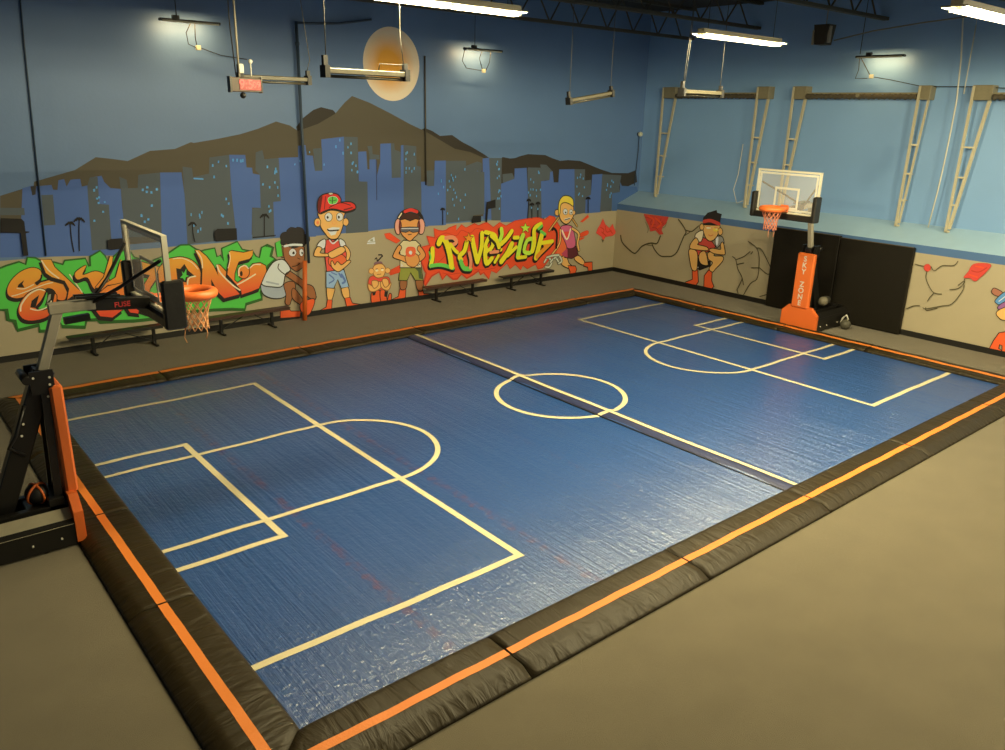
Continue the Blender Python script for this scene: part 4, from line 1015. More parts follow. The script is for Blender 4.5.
# ------------------------------------------------------------------ mural paint on the walls
PAL = dict(mtn_dark=(50, 42, 28), mtn=(84, 73, 48), bldg=(74, 98, 130), bldg2=(70, 96, 118), bside=(80, 84, 74), roofdark=(50, 44, 34), bwin=(98, 158, 178), bdark=(52, 62, 84), sil=(20, 16, 14),
    grn_dk=(40, 82, 24), grn=(74, 170, 52), black=(26, 17, 12), ltr=(250, 110, 30), gray=(140, 136, 96), cream=(255, 228, 160), red_dk=(186, 48, 22), red=(232, 76, 30), yel=(246, 222, 30), grn_l=(96, 176, 60),
    peach=(232, 140, 84), yel_g=(180, 206, 50), orn=(248, 150, 30), skin_d=(142, 84, 40), hair=(34, 28, 22), shirt=(196, 192, 158), white=(238, 228, 190), short=(150, 152, 134), shoe=(240, 92, 34), skin=(236, 174, 82),
    jean=(140, 162, 160), jean_d=(84, 104, 134), redtop=(206, 70, 48), ball=(210, 92, 40), skin_r=(220, 120, 60), cap=(198, 44, 28), cap_d=(96, 22, 16), mauve=(120, 84, 80), skin_k=(140, 80, 34), redk=(212, 66, 44),
    olive=(134, 130, 44), olive_d=(70, 78, 40), tan=(196, 174, 112), skin_t=(202, 132, 58), skin_td=(110, 60, 26), hairr=(60, 28, 16), earp=(206, 140, 100), visor=(84, 80, 72), maroon=(84, 30, 30), pinkd=(170, 60, 70),
    pink=(190, 84, 96), tanh=(190, 140, 60), yelh=(248, 212, 60), chain_d=(90, 84, 60), chain=(190, 182, 136), crack=(82, 72, 38), crack_l=(120, 108, 66), grayd=(150, 140, 110), redb=(206, 66, 40), brownk=(170, 104, 66),
    blueh=(90, 140, 160), purp=(150, 90, 120))
SKY_PAINTS = ('mtn_dark', 'mtn', 'bldg', 'bldg2', 'bside', 'roofdark', 'bwin', 'bdark', 'sil')
def mural_mat(c, wall):
    if c == 'ltr': return ramp_z('mural_orange_fade', .85, 1.95, paint((255, 80, 34), 1.0), paint((255, 168, 42), 1.0))
    k = 1.2 if c in SKY_PAINTS else (1.0 if wall == 'L' else 1.35)
    return mat('mural_' + c + ('' if wall == 'L' else '_right_wall'), paint(PAL[c], k), .7)
def spline(p, closed, n=3):
    out = []; N = len(p)
    for i in (range(N) if closed else range(N - 1)):
        if closed: a, b, c, d = p[i - 1], p[i], p[(i + 1) % N], p[(i + 2) % N]
        else: a = p[max(i - 1, 0)]; b = p[i]; c = p[i + 1]; d = p[min(i + 2, N - 1)]
        for k in range(n):
            t = k / n
            out.append(tuple(.5 * (2 * b[q] + (c[q] - a[q]) * t + (2 * a[q] - 5 * b[q] + 4 * c[q] - d[q]) * t * t + (-a[q] + 3 * b[q] - 3 * c[q] + d[q]) * t ** 3) for q in (0, 1)))
    if not closed: out.append(p[-1])
    return out
def paint_group(name, wall, items, parent, lift0):
    b = MB(); names = []; lift = lift0
    for kind, c, sm, wd, s in items:
        p = [tuple(int(x) / 100 for x in q.split(',')) for q in s.split()]
        if sm: p = spline(p, kind != 1, 4)
        if c not in names: names.append(c)
        mi = names.index(c); lift += .00035
        def W(u, v): return (u, YW - lift, v) if wall == 'L' else (XW - lift, u, v)
        # keep the paint on the flat part of the wall
        if kind == 0:
            tri = tessellate_polygon([[Vector((u, v, 0)) for u, v in p]])
            b.add([W(u, v) for u, v in p], [tuple(t) for t in tri], mi)
        else:
            n = len(p); L = []; Rr = []
            for i in range(n):
                a = Vector(p[i - 1] if (i or kind == 2) else p[0]); c2 = Vector(p[(i + 1) % n] if (i < n - 1 or kind == 2) else p[-1])
                d = (c2 - a)
                if d.length < 1e-6: d = Vector((1, 0))
                d.normalize(); nn = Vector((-d.y, d.x)); q = Vector(p[i]); L.append(q + nn * wd / 2); Rr.append(q - nn * wd / 2)
            vs = [W(*q) for q in L] + [W(*q) for q in Rr]; ax_ = 1 if wall == 'L' else 0; vs = [tuple(v[a] - (i % n) * 9e-6 * (a == ax_) for a in range(3)) for i, v in enumerate(vs)]
            fs = [(i, (i + 1) % n, n + (i + 1) % n, n + i) for i in range(n if kind == 2 else n - 1)]
            b.add(vs, fs, mi)
            if kind == 1 and wd > .03:
                lift += .00025
                for q in (p[0], p[-1]):
                    b.add([W(q[0] + wd / 2 * math.cos(t * math.pi / 4), q[1] + wd / 2 * math.sin(t * math.pi / 4)) for t in range(8)], [tuple(range(8))], mi)
    return plain_build(b, name, [mural_mat(c, wall) for c in names], parent)
def plain_build(s, name, mats, parent):
    me = bpy.data.meshes.new(name); me.from_pydata(s.v, [], s.f)
    for M in mats: me.materials.append(M)
    me.polygons.foreach_set('material_index', s.mi); me.update()
    o = bpy.data.objects.new(name, me); C.objects.link(o); o.parent = parent; return o
MLAB = {'painted_mountain_range': 'painted brown mountain range', 'painted_city_skyline': 'painted blue city skyline with lit windows', 'orange_graffiti': 'orange graffiti lettering on green backdrop',
    'yellow_graffiti': 'yellow and green graffiti lettering on red splash'}
base_lift = {'painted_mountain_range': .001, 'painted_city_skyline': .0045}
moon = MB()
ring_n = 48
moon_m = mat('painted_moon_paint', paint((240, 190, 90)), .7)
def moon_nodes():
    nt = moon_m.node_tree; b = nt.nodes['Principled BSDF']; g = nt.nodes.new('ShaderNodeNewGeometry')
    s = nt.nodes.new('ShaderNodeVectorMath'); s.operation = 'DISTANCE'; s.inputs[1].default_value = (1.62, YW, 7.06)
    nz = nt.nodes.new('ShaderNodeTexNoise'); nz.inputs['Scale'].default_value = 1.5
    nt.links.new(g.outputs['Position'], s.inputs[0]); nt.links.new(g.outputs['Position'], nz.inputs['Vector'])
    ad = nt.nodes.new('ShaderNodeMath'); ad.operation = 'MULTIPLY_ADD'; ad.inputs[1].default_value = .25; nt.links.new(nz.outputs['Fac'], ad.inputs[0]); nt.links.new(s.outputs['Value'], ad.inputs[2])
    cr = nt.nodes.new('ShaderNodeValToRGB'); e = cr.color_ramp.elements
    e[0].position = .48; e[0].color = (*paint((226, 150, 42), 1.0), 1); e[1].position = .98; e[1].color = (*paint((226, 196, 140), 1.0), 1)
    nt.links.new(ad.outputs[0], cr.inputs[0]); nt.links.new(cr.outputs[0], b.inputs['Base Color'])
moon_nodes()
moon.add([(1.72 + .95 * math.cos(2 * math.pi * k / ring_n), YW - .004, 7.06 + 1.0 * math.sin(2 * math.pi * k / ring_n)) for k in range(ring_n)], [tuple(range(ring_n))])
plabel(plain_build(moon, 'painted_moon', [moon_m], wall_left), 'painted yellow moon')
for name, wall, items in MURAL:
    o = paint_group(name, wall, items, wall_left if wall == 'L' else wall_right, base_lift.get(name, .022))
    plabel(o, MLAB.get(name, name.replace('_', ' ')))
# ------------------------------------------------------------------ court mat
X0, X1, Y0, Y1 = -8.88, 8.88, -5.64, 5.70
def hgt(x, y):
    h = .012 * math.sin(x * 2.1 + .6 * math.sin(y * .7)) * .3 + .004 * math.sin(x * 5.3 + y * .6)
    d = (x + .02) / .22
    if abs(d) < 1: h += .045 * (1 - d * d) ** .5
    return .035 + h
mat_m = bpy.data.materials.new('blue_vinyl_court'); mat_m.use_nodes = True
def court_nodes():
    nt = mat_m.node_tree; b = nt.nodes['Principled BSDF']; N = nt.nodes.new; Lk = nt.links.new
    g = N('ShaderNodeTexCoord'); s = N('ShaderNodeSeparateXYZ'); Lk(g.outputs['Object'], s.inputs[0])
    def math_(op, a=None, b_=None, c=None):
        n = N('ShaderNodeMath'); n.operation = op
        for i, v in enumerate((a, b_, c)):
            if v is None: continue
            if isinstance(v, (int, float)): n.inputs[i].default_value = v
            else: Lk(v, n.inputs[i])
        return n.outputs[0]
    mp = N('ShaderNodeMapping'); mp.inputs['Scale'].default_value = (1.0, .035, 1); Lk(g.outputs['Object'], mp.inputs[0])
    n1 = N('ShaderNodeTexNoise'); n1.inputs['Scale'].default_value = 7; n1.inputs['Detail'].default_value = 5; n1.inputs['Roughness'].default_value = .75; Lk(mp.outputs[0], n1.inputs['Vector'])
    n2 = N('ShaderNodeTexNoise'); n2.inputs['Scale'].default_value = 15; n2.inputs['Detail'].default_value = 4; Lk(g.outputs['Object'], n2.inputs['Vector'])
    n3 = N('ShaderNodeTexNoise'); n3.inputs['Scale'].default_value = .55; n3.inputs['Detail'].default_value = 3; Lk(g.outputs['Object'], n3.inputs['Vector'])
    h = math_('ADD', math_('MULTIPLY', n1.outputs['Fac'], 1.0), math_('MULTIPLY', n2.outputs['Fac'], .34))
    bp = N('ShaderNodeBump'); bp.inputs['Strength'].default_value = .9; bp.inputs['Distance'].default_value = .045; Lk(h, bp.inputs['Height']); Lk(bp.outputs[0], b.inputs['Normal'])
    base = (.012, .066, .265); worn = (.075, .085, .17)
    mx = N('ShaderNodeMix'); mx.data_type = 'RGBA'; mx.inputs[6].default_value = (*base, 1); mx.inputs[7].default_value = (.018, .078, .285, 1); Lk(n3.outputs['Fac'], mx.inputs[0])
    col = mx.outputs[2]
    n4 = N('ShaderNodeTexNoise'); n4.inputs['Scale'].default_value = 7; n4.inputs['Detail'].default_value = 6; Lk(g.outputs['Object'], n4.inputs['Vector'])
    for xs in (-6.93, -4.6, -2.3, 2.35, 4.65, 6.95):   # scuffed welds between the vinyl sheets
        wob = math_('MULTIPLY_ADD', n4.outputs['Fac'], .22, -.11)
        d = math_('ABSOLUTE', math_('ADD', math_('SUBTRACT', s.outputs['X'], xs), wob))
        k = math_('MULTIPLY', math_('LESS_THAN', d, .075 if xs < -3 else .02), math_('MULTIPLY_ADD', n4.outputs['Fac'], 3.2, -1.35))
        kk = N('ShaderNodeClamp'); Lk(math_('MULTIPLY', k, .8 if xs < -3 else .35), kk.inputs[0])
        m2 = N('ShaderNodeMix'); m2.data_type = 'RGBA'; Lk(kk.outputs[0], m2.inputs[0]); Lk(col, m2.inputs[6]); m2.inputs[7].default_value = (.13, .045, .11, 1)
        col = m2.outputs[2]
    Lk(col, b.inputs['Base Color'])
    rr = math_('MULTIPLY_ADD', n2.outputs['Fac'], .2, .26); Lk(rr, b.inputs['Roughness'])
    b.inputs['Specular IOR Level'].default_value = .2; b.inputs['Coat Weight'].default_value = 1.0; b.inputs['Coat Roughness'].default_value = .33; b.inputs['Coat IOR'].default_value = 2.0; Lk(bp.outputs[0], b.inputs['Coat Normal'])
court_nodes()
court = thing('court_mat', 'large blue vinyl sports court with cream line markings', 'court', (0, 0, 0))
g = MB(); xs = [X0 + (X1 - X0) * i / 360 for i in range(361)]; ys = [Y0 + (Y1 - Y0) * j / 30 for j in range(31)]
vs = [(x, y, hgt(x, y)) for y in ys for x in xs]; n = len(xs)
g.add(vs, [(j * n + i, j * n + i + 1, (j + 1) * n + i + 1, (j + 1) * n + i) for j in range(30) for i in range(n - 1)], 0, True)
vsb = [(X0, Y0, .001), (X1, Y0, .001), (X1, Y1, .001), (X0, Y1, .001)]; g.add(vsb, [(0, 1, 2, 3)])
for (a, b2) in (((X0, Y0), (X1, Y0)), ((X1, Y0), (X1, Y1)), ((X1, Y1), (X0, Y1)), ((X0, Y1), (X0, Y0))):
    g.add([(*a, .001), (*b2, .001), (*b2, .04), (*a, .04)], [(0, 1, 2, 3)])
surf = plain_build(g, 'vinyl_sheet', [mat_m], court)
surf.data.polygons.foreach_set('use_smooth', [True] * len(surf.data.polygons))
line_m = mat('cream_line_tape', (.80, .71, .46), .5, bump=.15, bscale=60)
def strip(name, pts, w, closed=False, lift=.004):
    """tape laid over the mat, following its height"""
    P = []
    for i in range(len(pts) - (0 if closed else 1)):
        a = Vector(pts[i]); b = Vector(pts[(i + 1) % len(pts)]); k = max(1, int((b - a).length / .05))
        P += [a.lerp(b, t / k) for t in range(k)]
    if not closed: P.append(Vector(pts[-1]))
    n = len(P); V = []; F = []
    for i in range(n):
        if closed: d0 = P[i] - P[i - 1]; d1 = P[(i + 1) % n] - P[i]
        else: d0 = P[i] - P[i - 1] if i else P[1] - P[0]; d1 = P[i + 1] - P[i] if i < n - 1 else d0
        n0 = Vector((-d0.y, d0.x)).normalized(); n1 = Vector((-d1.y, d1.x)).normalized(); nn = (n0 + n1); nn /= max(.3, nn.length_squared / 2)
        for sgn in (1, -1):
            q = P[i] + nn * sgn * w / 2; V.append((q.x, q.y, hgt(q.x, q.y) + lift))
    for i in range(n if closed else n - 1):
        j = (i + 1) % n; F.append((2 * i, 2 * i + 1, 2 * j + 1, 2 * j))
    b = MB(); b.add(V, F, 0, True); return plain_build(b, name, [line_m], court)
LW = .105
for sg in (-1, 1):
    a = 5.03 * sg; s_ = 7.37 * sg; e = X0 + .01 if sg < 0 else X1 - .01
    strip('outer_box_line', [(e, 4.47), (a, 4.47), (a, -4.47), (e, -4.47)], LW)
    strip('inner_box_line', [(e, 2.03), (s_, 2.03), (s_, -2.03), (e, -2.03)], LW, lift=.006)
    arc = [(a - sg * 1.45 * math.cos(t * math.pi / 40 - math.pi / 2), 1.45 * math.sin(t * math.pi / 40 - math.pi / 2)) for t in range(41)]
    strip('key_line', [(e, -1.45)] + arc + [(e, 1.45)], LW * .9, lift=.008)
strip('centre_circle_line', [(1.4 * math.cos(t * math.pi / 48), 1.4 * math.sin(t * math.pi / 48)) for t in range(96)], LW, True, .006)
# raised centre seam strip with the halfway line on top
seam_m = mat('dark_blue_seam_strip', (.035, .045, .13), .45, bump=.2, bscale=12)
b = MB(); yn = 60
for j in range(yn + 1):
    y = Y0 + (Y1 - Y0) * j / yn
    for x in (-.24, -.20, -.12, .02, .12, .20): b.v.append((x + .008 * math.sin(y * 2.3), y, hgt(x, y) + .0035))
for j in range(yn):
    for i in range(5): b.f.append((j * 6 + i, j * 6 + i + 1, (j + 1) * 6 + i + 1, (j + 1) * 6 + i)); b.mi.append(0)
plabel(plain_build(b, 'centre_seam_strip', [seam_m], court), 'dark raised seam strip across the middle')
b = MB(); b.bar((-.245, Y0, .040), (-.245, Y1, .040), .028, .02); b.build('seam_edge_cord', cord_black, court)
strip('halfway_line', [(.03 + .012 * math.sin(k * .5), Y0 + (Y1 - Y0) * k / 40) for k in range(41)], LW * 1.05, lift=.012)

# ------------------------------------------------------------------ padded kerb round the court
PADM = {}
def pad_nodes(axis):
    pad_m = bpy.data.materials.new('dark_olive_vinyl'); pad_m.use_nodes = True; PADM[axis] = pad_m
    nt = pad_m.node_tree; b = nt.nodes['Principled BSDF']; N = nt.nodes.new; Lk = nt.links.new
    g = N('ShaderNodeTexCoord'); n = N('ShaderNodeTexNoise'); n.inputs['Scale'].default_value = 3.2; n.inputs['Detail'].default_value = 4; n.inputs['Distortion'].default_value = 1.2
    mp = N('ShaderNodeMapping'); mp.inputs['Scale'].default_value = (1.6, .35, 1) if axis == 'x' else (.35, 1.6, 1); Lk(g.outputs['Object'], mp.inputs[0]); Lk(mp.outputs[0], n.inputs['Vector'])
    w = N('ShaderNodeTexVoronoi'); w.inputs['Scale'].default_value = 1.6; w.feature = 'DISTANCE_TO_EDGE'; Lk(n.outputs['Color'], w.inputs['Vector'])
    bp = N('ShaderNodeBump'); bp.inputs['Strength'].default_value = .6; bp.inputs['Distance'].default_value = .06; Lk(n.outputs['Fac'], bp.inputs['Height']); Lk(bp.outputs[0], b.inputs['Normal'])
    b.inputs['Base Color'].default_value = (.024, .016, .004, 1); b.inputs['Roughness'].default_value = .5; b.inputs['Specular IOR Level'].default_value = .3
pad_nodes('x'); pad_nodes('y')
stripe_m = mat('orange_stripe_webbing', (.92, .26, .035), .6, bump=.25, bscale=30)
PW, PH = .80, .125
def pad_profile(): return [(0.0, .015), (0.0, .085), (.04, .115), (.10, PH), (.58, PH), (.66, .115), (.775, .045), (PW, .03), (PW, .004), (0.02, .004)]
def kerb_pad(side, s0, s1, label, group, stripe_u=.39, m0=0, m1=0):
    """side: N/S/E/W; s0..s1 along the side; m0/m1 = mitre (1) at that end"""
    def W(s, u, z):
        if side == 'S': return (s, Y0 - u, z)
        if side == 'N': return (s, Y1 + u, z)
        if side == 'W': return (X0 - u, s, z)
        return (X1 + u, s, z)
    t = thing('kerb_pad', label, 'padding', (0, 0, 0), 0, group)
    b = MB(); pr = pad_profile(); N_ = max(8, int((s1 - s0) / .12)); rings = []
    for k in range(N_ + 1):
        f = k / N_; ring = []
        puff = 1 - .10 * (math.exp(-(f * (s1 - s0)) / .03) + math.exp(-((1 - f) * (s1 - s0)) / .03)); a_ = s0 + f * (s1 - s0)
        for i, (u, z) in enumerate(pr):
            a0 = s0 - m0 * u; a1 = s1 + m1 * u; s = a0 + (a1 - a0) * f
            zz = z * (puff if z > .05 else 1) + (.004 * math.sin(a_ * 5) + .003 * math.sin(a_ * 13)) * (1 if z > .1 else 0)
            ring.append(W(s, u, zz))
        rings.append(ring)
    b.loft(rings, 0, True, True); o = b.build('pad_cover', PADM['x' if side in 'SN' else 'y'], t)
    b = MB(); V = []
    for k in range(N_ + 1):
        f = k / N_
        for du in ((-.055, .055) if side in 'SW' else (-.08, .08)):
            u = stripe_u + du; a0 = s0 - m0 * u + .012; a1 = s1 + m1 * u - .012; s = a0 + (a1 - a0) * f
            V.append(W(s, u, PH + .004 + .004 * math.sin(5 * (s0 + f * (s1 - s0))) + .003 * math.sin(13 * (s0 + f * (s1 - s0)))))
    b.add(V, [(2 * k, 2 * k + 1, 2 * k + 3, 2 * k + 2) for k in range(N_)], 0, True)
    plabel(plain_build(b, 'orange_stripe', [stripe_m], t), 'orange stripe')
    return t
def side_run(side, cuts, labs, group, su, mit=True):
    for k in range(len(cuts) - 1):
        a, b2 = cuts[k], cuts[k + 1]
        kerb_pad(side, a + (.004 if k else 0), b2 - (.004 if k < len(cuts) - 2 else 0), labs[k], group, su, 1 if (k == 0) else 0, 1 if (k == len(cuts) - 2) else 0)
side_run('S', [X0, -6.55, -3.4, -.30, 3.2, 6.85, X1], [
    'padded black kerb with orange stripe, nearest corner piece on the front edge', 'padded black kerb with orange stripe on the front edge, second from the near corner',
    'padded black kerb with orange stripe on the front edge, ending left of the halfway line', 'padded black kerb with orange stripe on the front edge, just right of the halfway line',
    'padded black kerb with orange stripe on the front edge, far right, before the last piece', 'padded black kerb with orange stripe at the right-hand corner of the court'], 'front kerb pads', .40)
side_run('W', [Y0, -2.79, 0.0, 2.9, Y1], [
    'dark padded kerb with orange stripe on the left edge, nearest the camera', 'dark padded kerb with orange stripe on the left edge, nearest piece beside the hoop base',
    'dark padded kerb with orange stripe on the left edge, behind the left hoop column', 'dark padded kerb with orange stripe at the far left corner of the court'], 'left kerb pads', .40)
side_run('N', [X0, -6.5, -3.1, 0.3, 3.6, 6.6, X1], [
    'long dark kerb pad with orange stripe along the mural side, leftmost piece', 'kerb pad with orange stripe along the mural side, in front of the leftmost bench',
    'kerb pad with orange stripe along the mural side, in front of the orange pole', 'kerb pad with orange stripe along the mural side, where the halfway line ends',
    'kerb pad with orange stripe along the mural side, below the fourth bench', 'kerb pad with orange stripe at the far corner of the court, mural side'], 'mural side kerb pads', .50)
side_run('E', [Y0, -2.3, 0.3, 3.2, Y1], [
    'kerb pad with orange stripe on the far right edge, nearest the camera', 'far right kerb pad with orange stripe, in front of the black wall mats',
    'kerb pad with orange stripe on the far right edge, below the right hoop', 'kerb pad with orange stripe on the far right edge, next to the far corner'], 'right edge kerb pads', .36)

# ------------------------------------------------------------------ portable hoops
glass = bpy.data.materials.new('clear_backboard_glass'); glass.use_nodes = True
def glass_nodes():
    nt = glass.node_tree; b = nt.nodes['Principled BSDF']; b.inputs['Base Color'].default_value = (.92, .90, .88, 1); b.inputs['Roughness'].default_value = .04
    b.inputs['Alpha'].default_value = .16; b.inputs['Specular IOR Level'].default_value = .6
glass_nodes()
def hoop(loc, rz, label, xb, ztop, zpole, logo, net_m, group):
    t = thing('basketball_hoop', label, 'basketball hoop', loc, rz, group)
    # base: origin = middle of the base front, +X towards the court
    base = MB().prism([(-.55, .03), (.55, .03), (.55, .36), (.50, .40), (-.50, .40), (-.55, .36)], -2.0, -.07, 0).build('base', black_metal, t)
    b = MB()
    for s in (-1, 1): b.add([(-1.98, s * .555, .34), (-.075, s * .555, .34), (-.075, s * .36, .52), (-1.98, s * .36, .52)], [(0, 1, 2, 3)]); b.add([(-1.98, s * .36, .52), (-.075, s * .36, .52), (-.075, s * .36, .40), (-1.98, s * .36, .40)], [(0, 1, 2, 3)])
    b.add([(-.075, s * .555, .34) for s in (-1, 1)] + [(-.075, .36, .52), (-.075, -.36, .52)], [(0, 1, 2, 3)])
    plabel(b.build('ballast_cover', black_metal if logo else steel, base), 'sloping black cover' if logo else 'bare steel sloping cover')
    b = MB(); b.box(-1.95, -.06, -.30, -.18, .40, .56, c=.01); b.box(-1.95, -.06, .18, .30, .40, .56, c=.01); b.box(-.30, -.10, -.30, .30, .42, .66, c=.01); b.box(-1.7, -1.5, -.3, .3, .42, .6, c=.01)
    b.build('frame_rail', black_metal, base)
    for x in (-1.8, -1.2, -.6, -.25):
        for s in (-1, 1): MB().cyl((x, s * .55, .17), (x, s * .57, .17), .014, n=8).build('bolt', cream_paint, base)
    MB().box(-.56, -.32, -.18, .18, .40, .54, c=.01).build('tray', black_metal, base)
    for x in (-1.75, -.45):
        for s in (-1, 1):
            b = MB(); b.cyl((x, s * .50 - .03, .06), (x, s * .50 + .03, .06), .06); b.build('caster', black_metal, base)
    # front pads
    b = MB(); oct_ = [(-.56, .055), (.56, .055), (.56, .50), (.36, .70), (-.36, .70), (-.56, .50)]
    b.prism(oct_, -.065, .04, 0); b.prism([(y * .96, .06 + (z - .06) * .98) for y, z in oct_], .04, .06, 0)
    b.add([(.063, y, z) for y, z in ((-.40, .64), (-.18, .36), (-.15, .36), (-.34, .66))], [(0, 1, 2, 3)])
    b.build('base_pad', orange_pad, t)
    colp = MB().box(-.06, .10, -.26, .26, .66, 2.24, c=.03).build('column_pad', orange_pad, t)
    if logo:
        for k, ch in enumerate('SKY ZONE'):
            if ch == ' ': continue
            mw = Matrix.Translation((.108, .0, 2.08 - k * .182)) @ Matrix.Rotation(R(90), 4, 'Z') @ Matrix.Rotation(R(90), 4, 'X')
            text_mesh(ch, 'letter', .21, white_mark, colp, mw)
    # column and raked mast
    b = MB(); b.bar((-.16, -.19, .5), (-.10, -.15, 2.3), .06, .10); b.bar((-.16, .19, .5), (-.10, .15, 2.3), .06, .10)
    b.build('column', black_metal, t)
    mast = MB(); mast.bar((-.82, 0, .52), (-.06, 0, 2.42), .26, .19, up=(0, 1, 0), c=.015)
    mast = mast.build('mast', black_metal, t)
    b = MB(); b.box(-.26, .02, -.20, -.165, 2.14, 2.46); b.box(-.26, .02, .165, .20, 2.14, 2.46); b.cyl((-.30, -.23, 2.36), (-.30, .23, 2.36), .055); b.cyl((-.02, -.23, 2.22), (-.02, .23, 2.22), .03)
    b.build('hinge_bracket', black_metal, mast)
    for x, z in ((-.22, 2.38), (-.03, 2.36), (-.04, 2.26), (-.08, 2.10), (-.42, 1.78), (-.46, 1.62)): MB().cyl((x, -.215, z), (x, -.20, z), .016, n=8).build('bolt', cream_paint, mast)
    b = MB(); b.tube([(-.45, -.10, 1.30), (-.62, -.12, 1.45), (-.52, -.12, 1.6), (-.36, -.11, 2.0)], .025); b.build('crank_handle', black_metal, mast)
    zt = zpole
    ext = MB(); ext.bar((-.09, 0, 2.36), (.24, 0, zt), .13, .12, up=(0, 1, 0), c=.01); ext = plabel(ext.build('mast_extension', silver_paint, t), 'silver extension post')
    hd = MB(); hd.bar((.12, 0, zt - .03), (.68, 0, zt - .03), .14, .14, c=.01); plabel(hd.build('head_tube', silver_paint, ext), 'silver head tube')
    b = MB(); b.bar((.28, 0, zt - .22), (.60, 0, zt - .20), .08, .09); b.build('lower_link', black_metal, ext)
    # arm out to the board
    zb = ztop - 1.16
    arm = MB(); arm.bar((.58, 0, zt - .03), (xb - .06, 0, zb + .10), .12, .17, c=.01); arm = arm.build('arm', black_metal, t)
    b = MB(); b.bar((.45, -.07, zt + .09), (1.0, -.07, zt + .06), .04, .035); b.bar((.45, .07, zt + .09), (1.0, .07, zt + .06), .04, .035); b.build('link_bar', black_metal, arm)
    if not logo:
        red = mat('red_print', (.70, .05, .05), .6)
        mw = Matrix.Translation((1.02, -.066, zt - .075)) @ Matrix.Rotation(R(90), 4, 'X')
        plabel(text_mesh('FUSE', 'maker_mark', .10, red, arm, mw), 'small red lettering on the black arm')
    for s in (-1, 1):
        b = MB(); b.tube([(.66, s * .05, zt + .0), (.95, s * .32, zt + .22), (xb - .08, s * .82, ztop - .34)], .024, n=8); b.build('brace', black_metal, t)
    # board
    bd = MB(); hw = .925
    z0 = zb + .04
    fr = .05
    for y0, y1, a, c in ((-hw + fr, hw - fr, ztop - fr, ztop), (-hw + fr, hw - fr, z0, z0 + fr), (-hw, -hw + fr, z0, ztop), (hw - fr, hw, z0, ztop)): bd.box(xb - .07, xb, y0, y1, a, c)
    board = plabel(bd.build('backboard', cream_paint, t), 'clear backboard with cream frame')
    MB().box(xb - .030, xb - .018, -hw + fr, hw - fr, z0 + fr, ztop - fr).build('glass', glass, board)
    b = MB(); x_ = xb - .017
    def bord(y0, y1, a, c, w):
        for q in ((y0 + w, y1 - w, c - w, c), (y0 + w, y1 - w, a, a + w), (y0, y0 + w, a, c), (y1 - w, y1, a, c)): b.box(x_, x_ + .003, *q)
    bord(-hw + .075, hw - .075, z0 + .075, ztop - .075, .05); b.build('border_line', white_mark, board)
    b = MB(); bord(-.36, .36, z0 + .12, z0 + .68, .055); b.build('target_square', white_mark, board)
    b = MB(); b.box(xb - .12, xb + .10, -hw - .03, hw + .03, zb - .11, zb + .05, c=.025)
    for s in (-1, 1): b.box(xb - .14, xb + .15, s * (hw - .02) - .055, s * (hw - .02) + .055, zb - .11, zb + .56, c=.025)
    b.build('edge_pad', black_pad, board)
    # rim, net
    zr = zb + (.20 if logo else .15); rx = xb + .58; rr = .27
    rim = MB(); pts = [(rx + rr * math.cos(2 * math.pi * k / 28), rr * math.sin(2 * math.pi * k / 28), zr) for k in range(28)]
    rim.tube(pts, .072, n=10, closed=True); rim.box(xb, xb + .34, -.13, .13, zr - .05, zr + .04, c=.01); rim.box(xb - .01, xb + .02, -.11, .11, zr - .12, zr + .07, c=.005)
    for s in (-1, 1): rim.bar((xb + .02, s * .09, zr - .10), (xb + .34, s * .18, zr - .03), .02, .02)
    rim = rim.build('rim', orange_pad, t)
    b = MB(); NS = 12; lev = 6
    prof_ = [(rr - .02, zr - .04), (rr * .84, zr - .14), (rr * .70, zr - .23), (rr * .62, zr - .31), (rr * .60, zr - .39), (rr * .60, zr - .47), (rr * .64, zr - .54)]
    for k in range(NS):
        for sg in (1, -1):
            P = []
            for i, (r_, z_) in enumerate(prof_):
                a = 2 * math.pi * (k + sg * i * .5) / NS; P.append((rx + r_ * math.cos(a), r_ * math.sin(a), z_))
            b.tube(P, .0085, n=5)
    for k in (0, 5): 
        a = 2 * math.pi * k / NS + .4; b.tube([(rx + .17 * math.cos(a), .17 * math.sin(a), zr - .54), (rx + .19 * math.cos(a), .20 * math.sin(a), zr - .66), (rx + .16 * math.cos(a), .2 * math.sin(a), zr - .74)], .007, n=5)
    b.build('net', net_m, rim)
    return t
HL = hoop((-9.63, .05, 0), 0, 'left portable basketball hoop on black steel base, seen from behind', 1.45, 4.22, 3.26, False, orange_cord, 'portable basketball hoops')
HR = hoop((9.63, .09, 0), math.pi, 'right portable basketball hoop with white letters on its orange pad', 1.55, 4.56, 3.62, True, pink_cord, 'portable basketball hoops')
# weights stored behind the right hoop
dkgrey = mat('dark_grey_rubber', (.055, .052, .040), .6, bump=.3, bscale=20)
grey_cap = mat('grey_vinyl', (.20, .18, .13), .55)
t = thing('padded_roller', 'grey padded roller lying on the right hoop base beside the column', 'roller', (10.45, -.12, .67))
b = MB(); b.tube([(.42, .08, .10), (.30, .05, .10), (0, 0, .10), (-.10, -.01, .10)], .1, n=16, radii=[.10, .125, .125, .10]); b.build('roll_body', dkgrey, t)
b = MB(); b.sphere((-.05, -.05, .13), .135, n=16, k=10); b.build('end_cap', grey_cap, t)
t = thing('wheel_weight', 'round grey weight with pale strap on floor behind the right hoop', 'weight', (10.85, -.72, 0))
b = MB(); b.sphere((0, 0, .15), .15, n=18, k=12); b.build('weight_ball', mat('mid_grey_rubber', (.10, .095, .07), .6), t)
b = MB(); b.tube([(.02, .16, .15), (.02, .13, .30), (.02, .02, .43), (.02, -.05, .30)], .025, n=8); b.build('strap', cord_white, t)
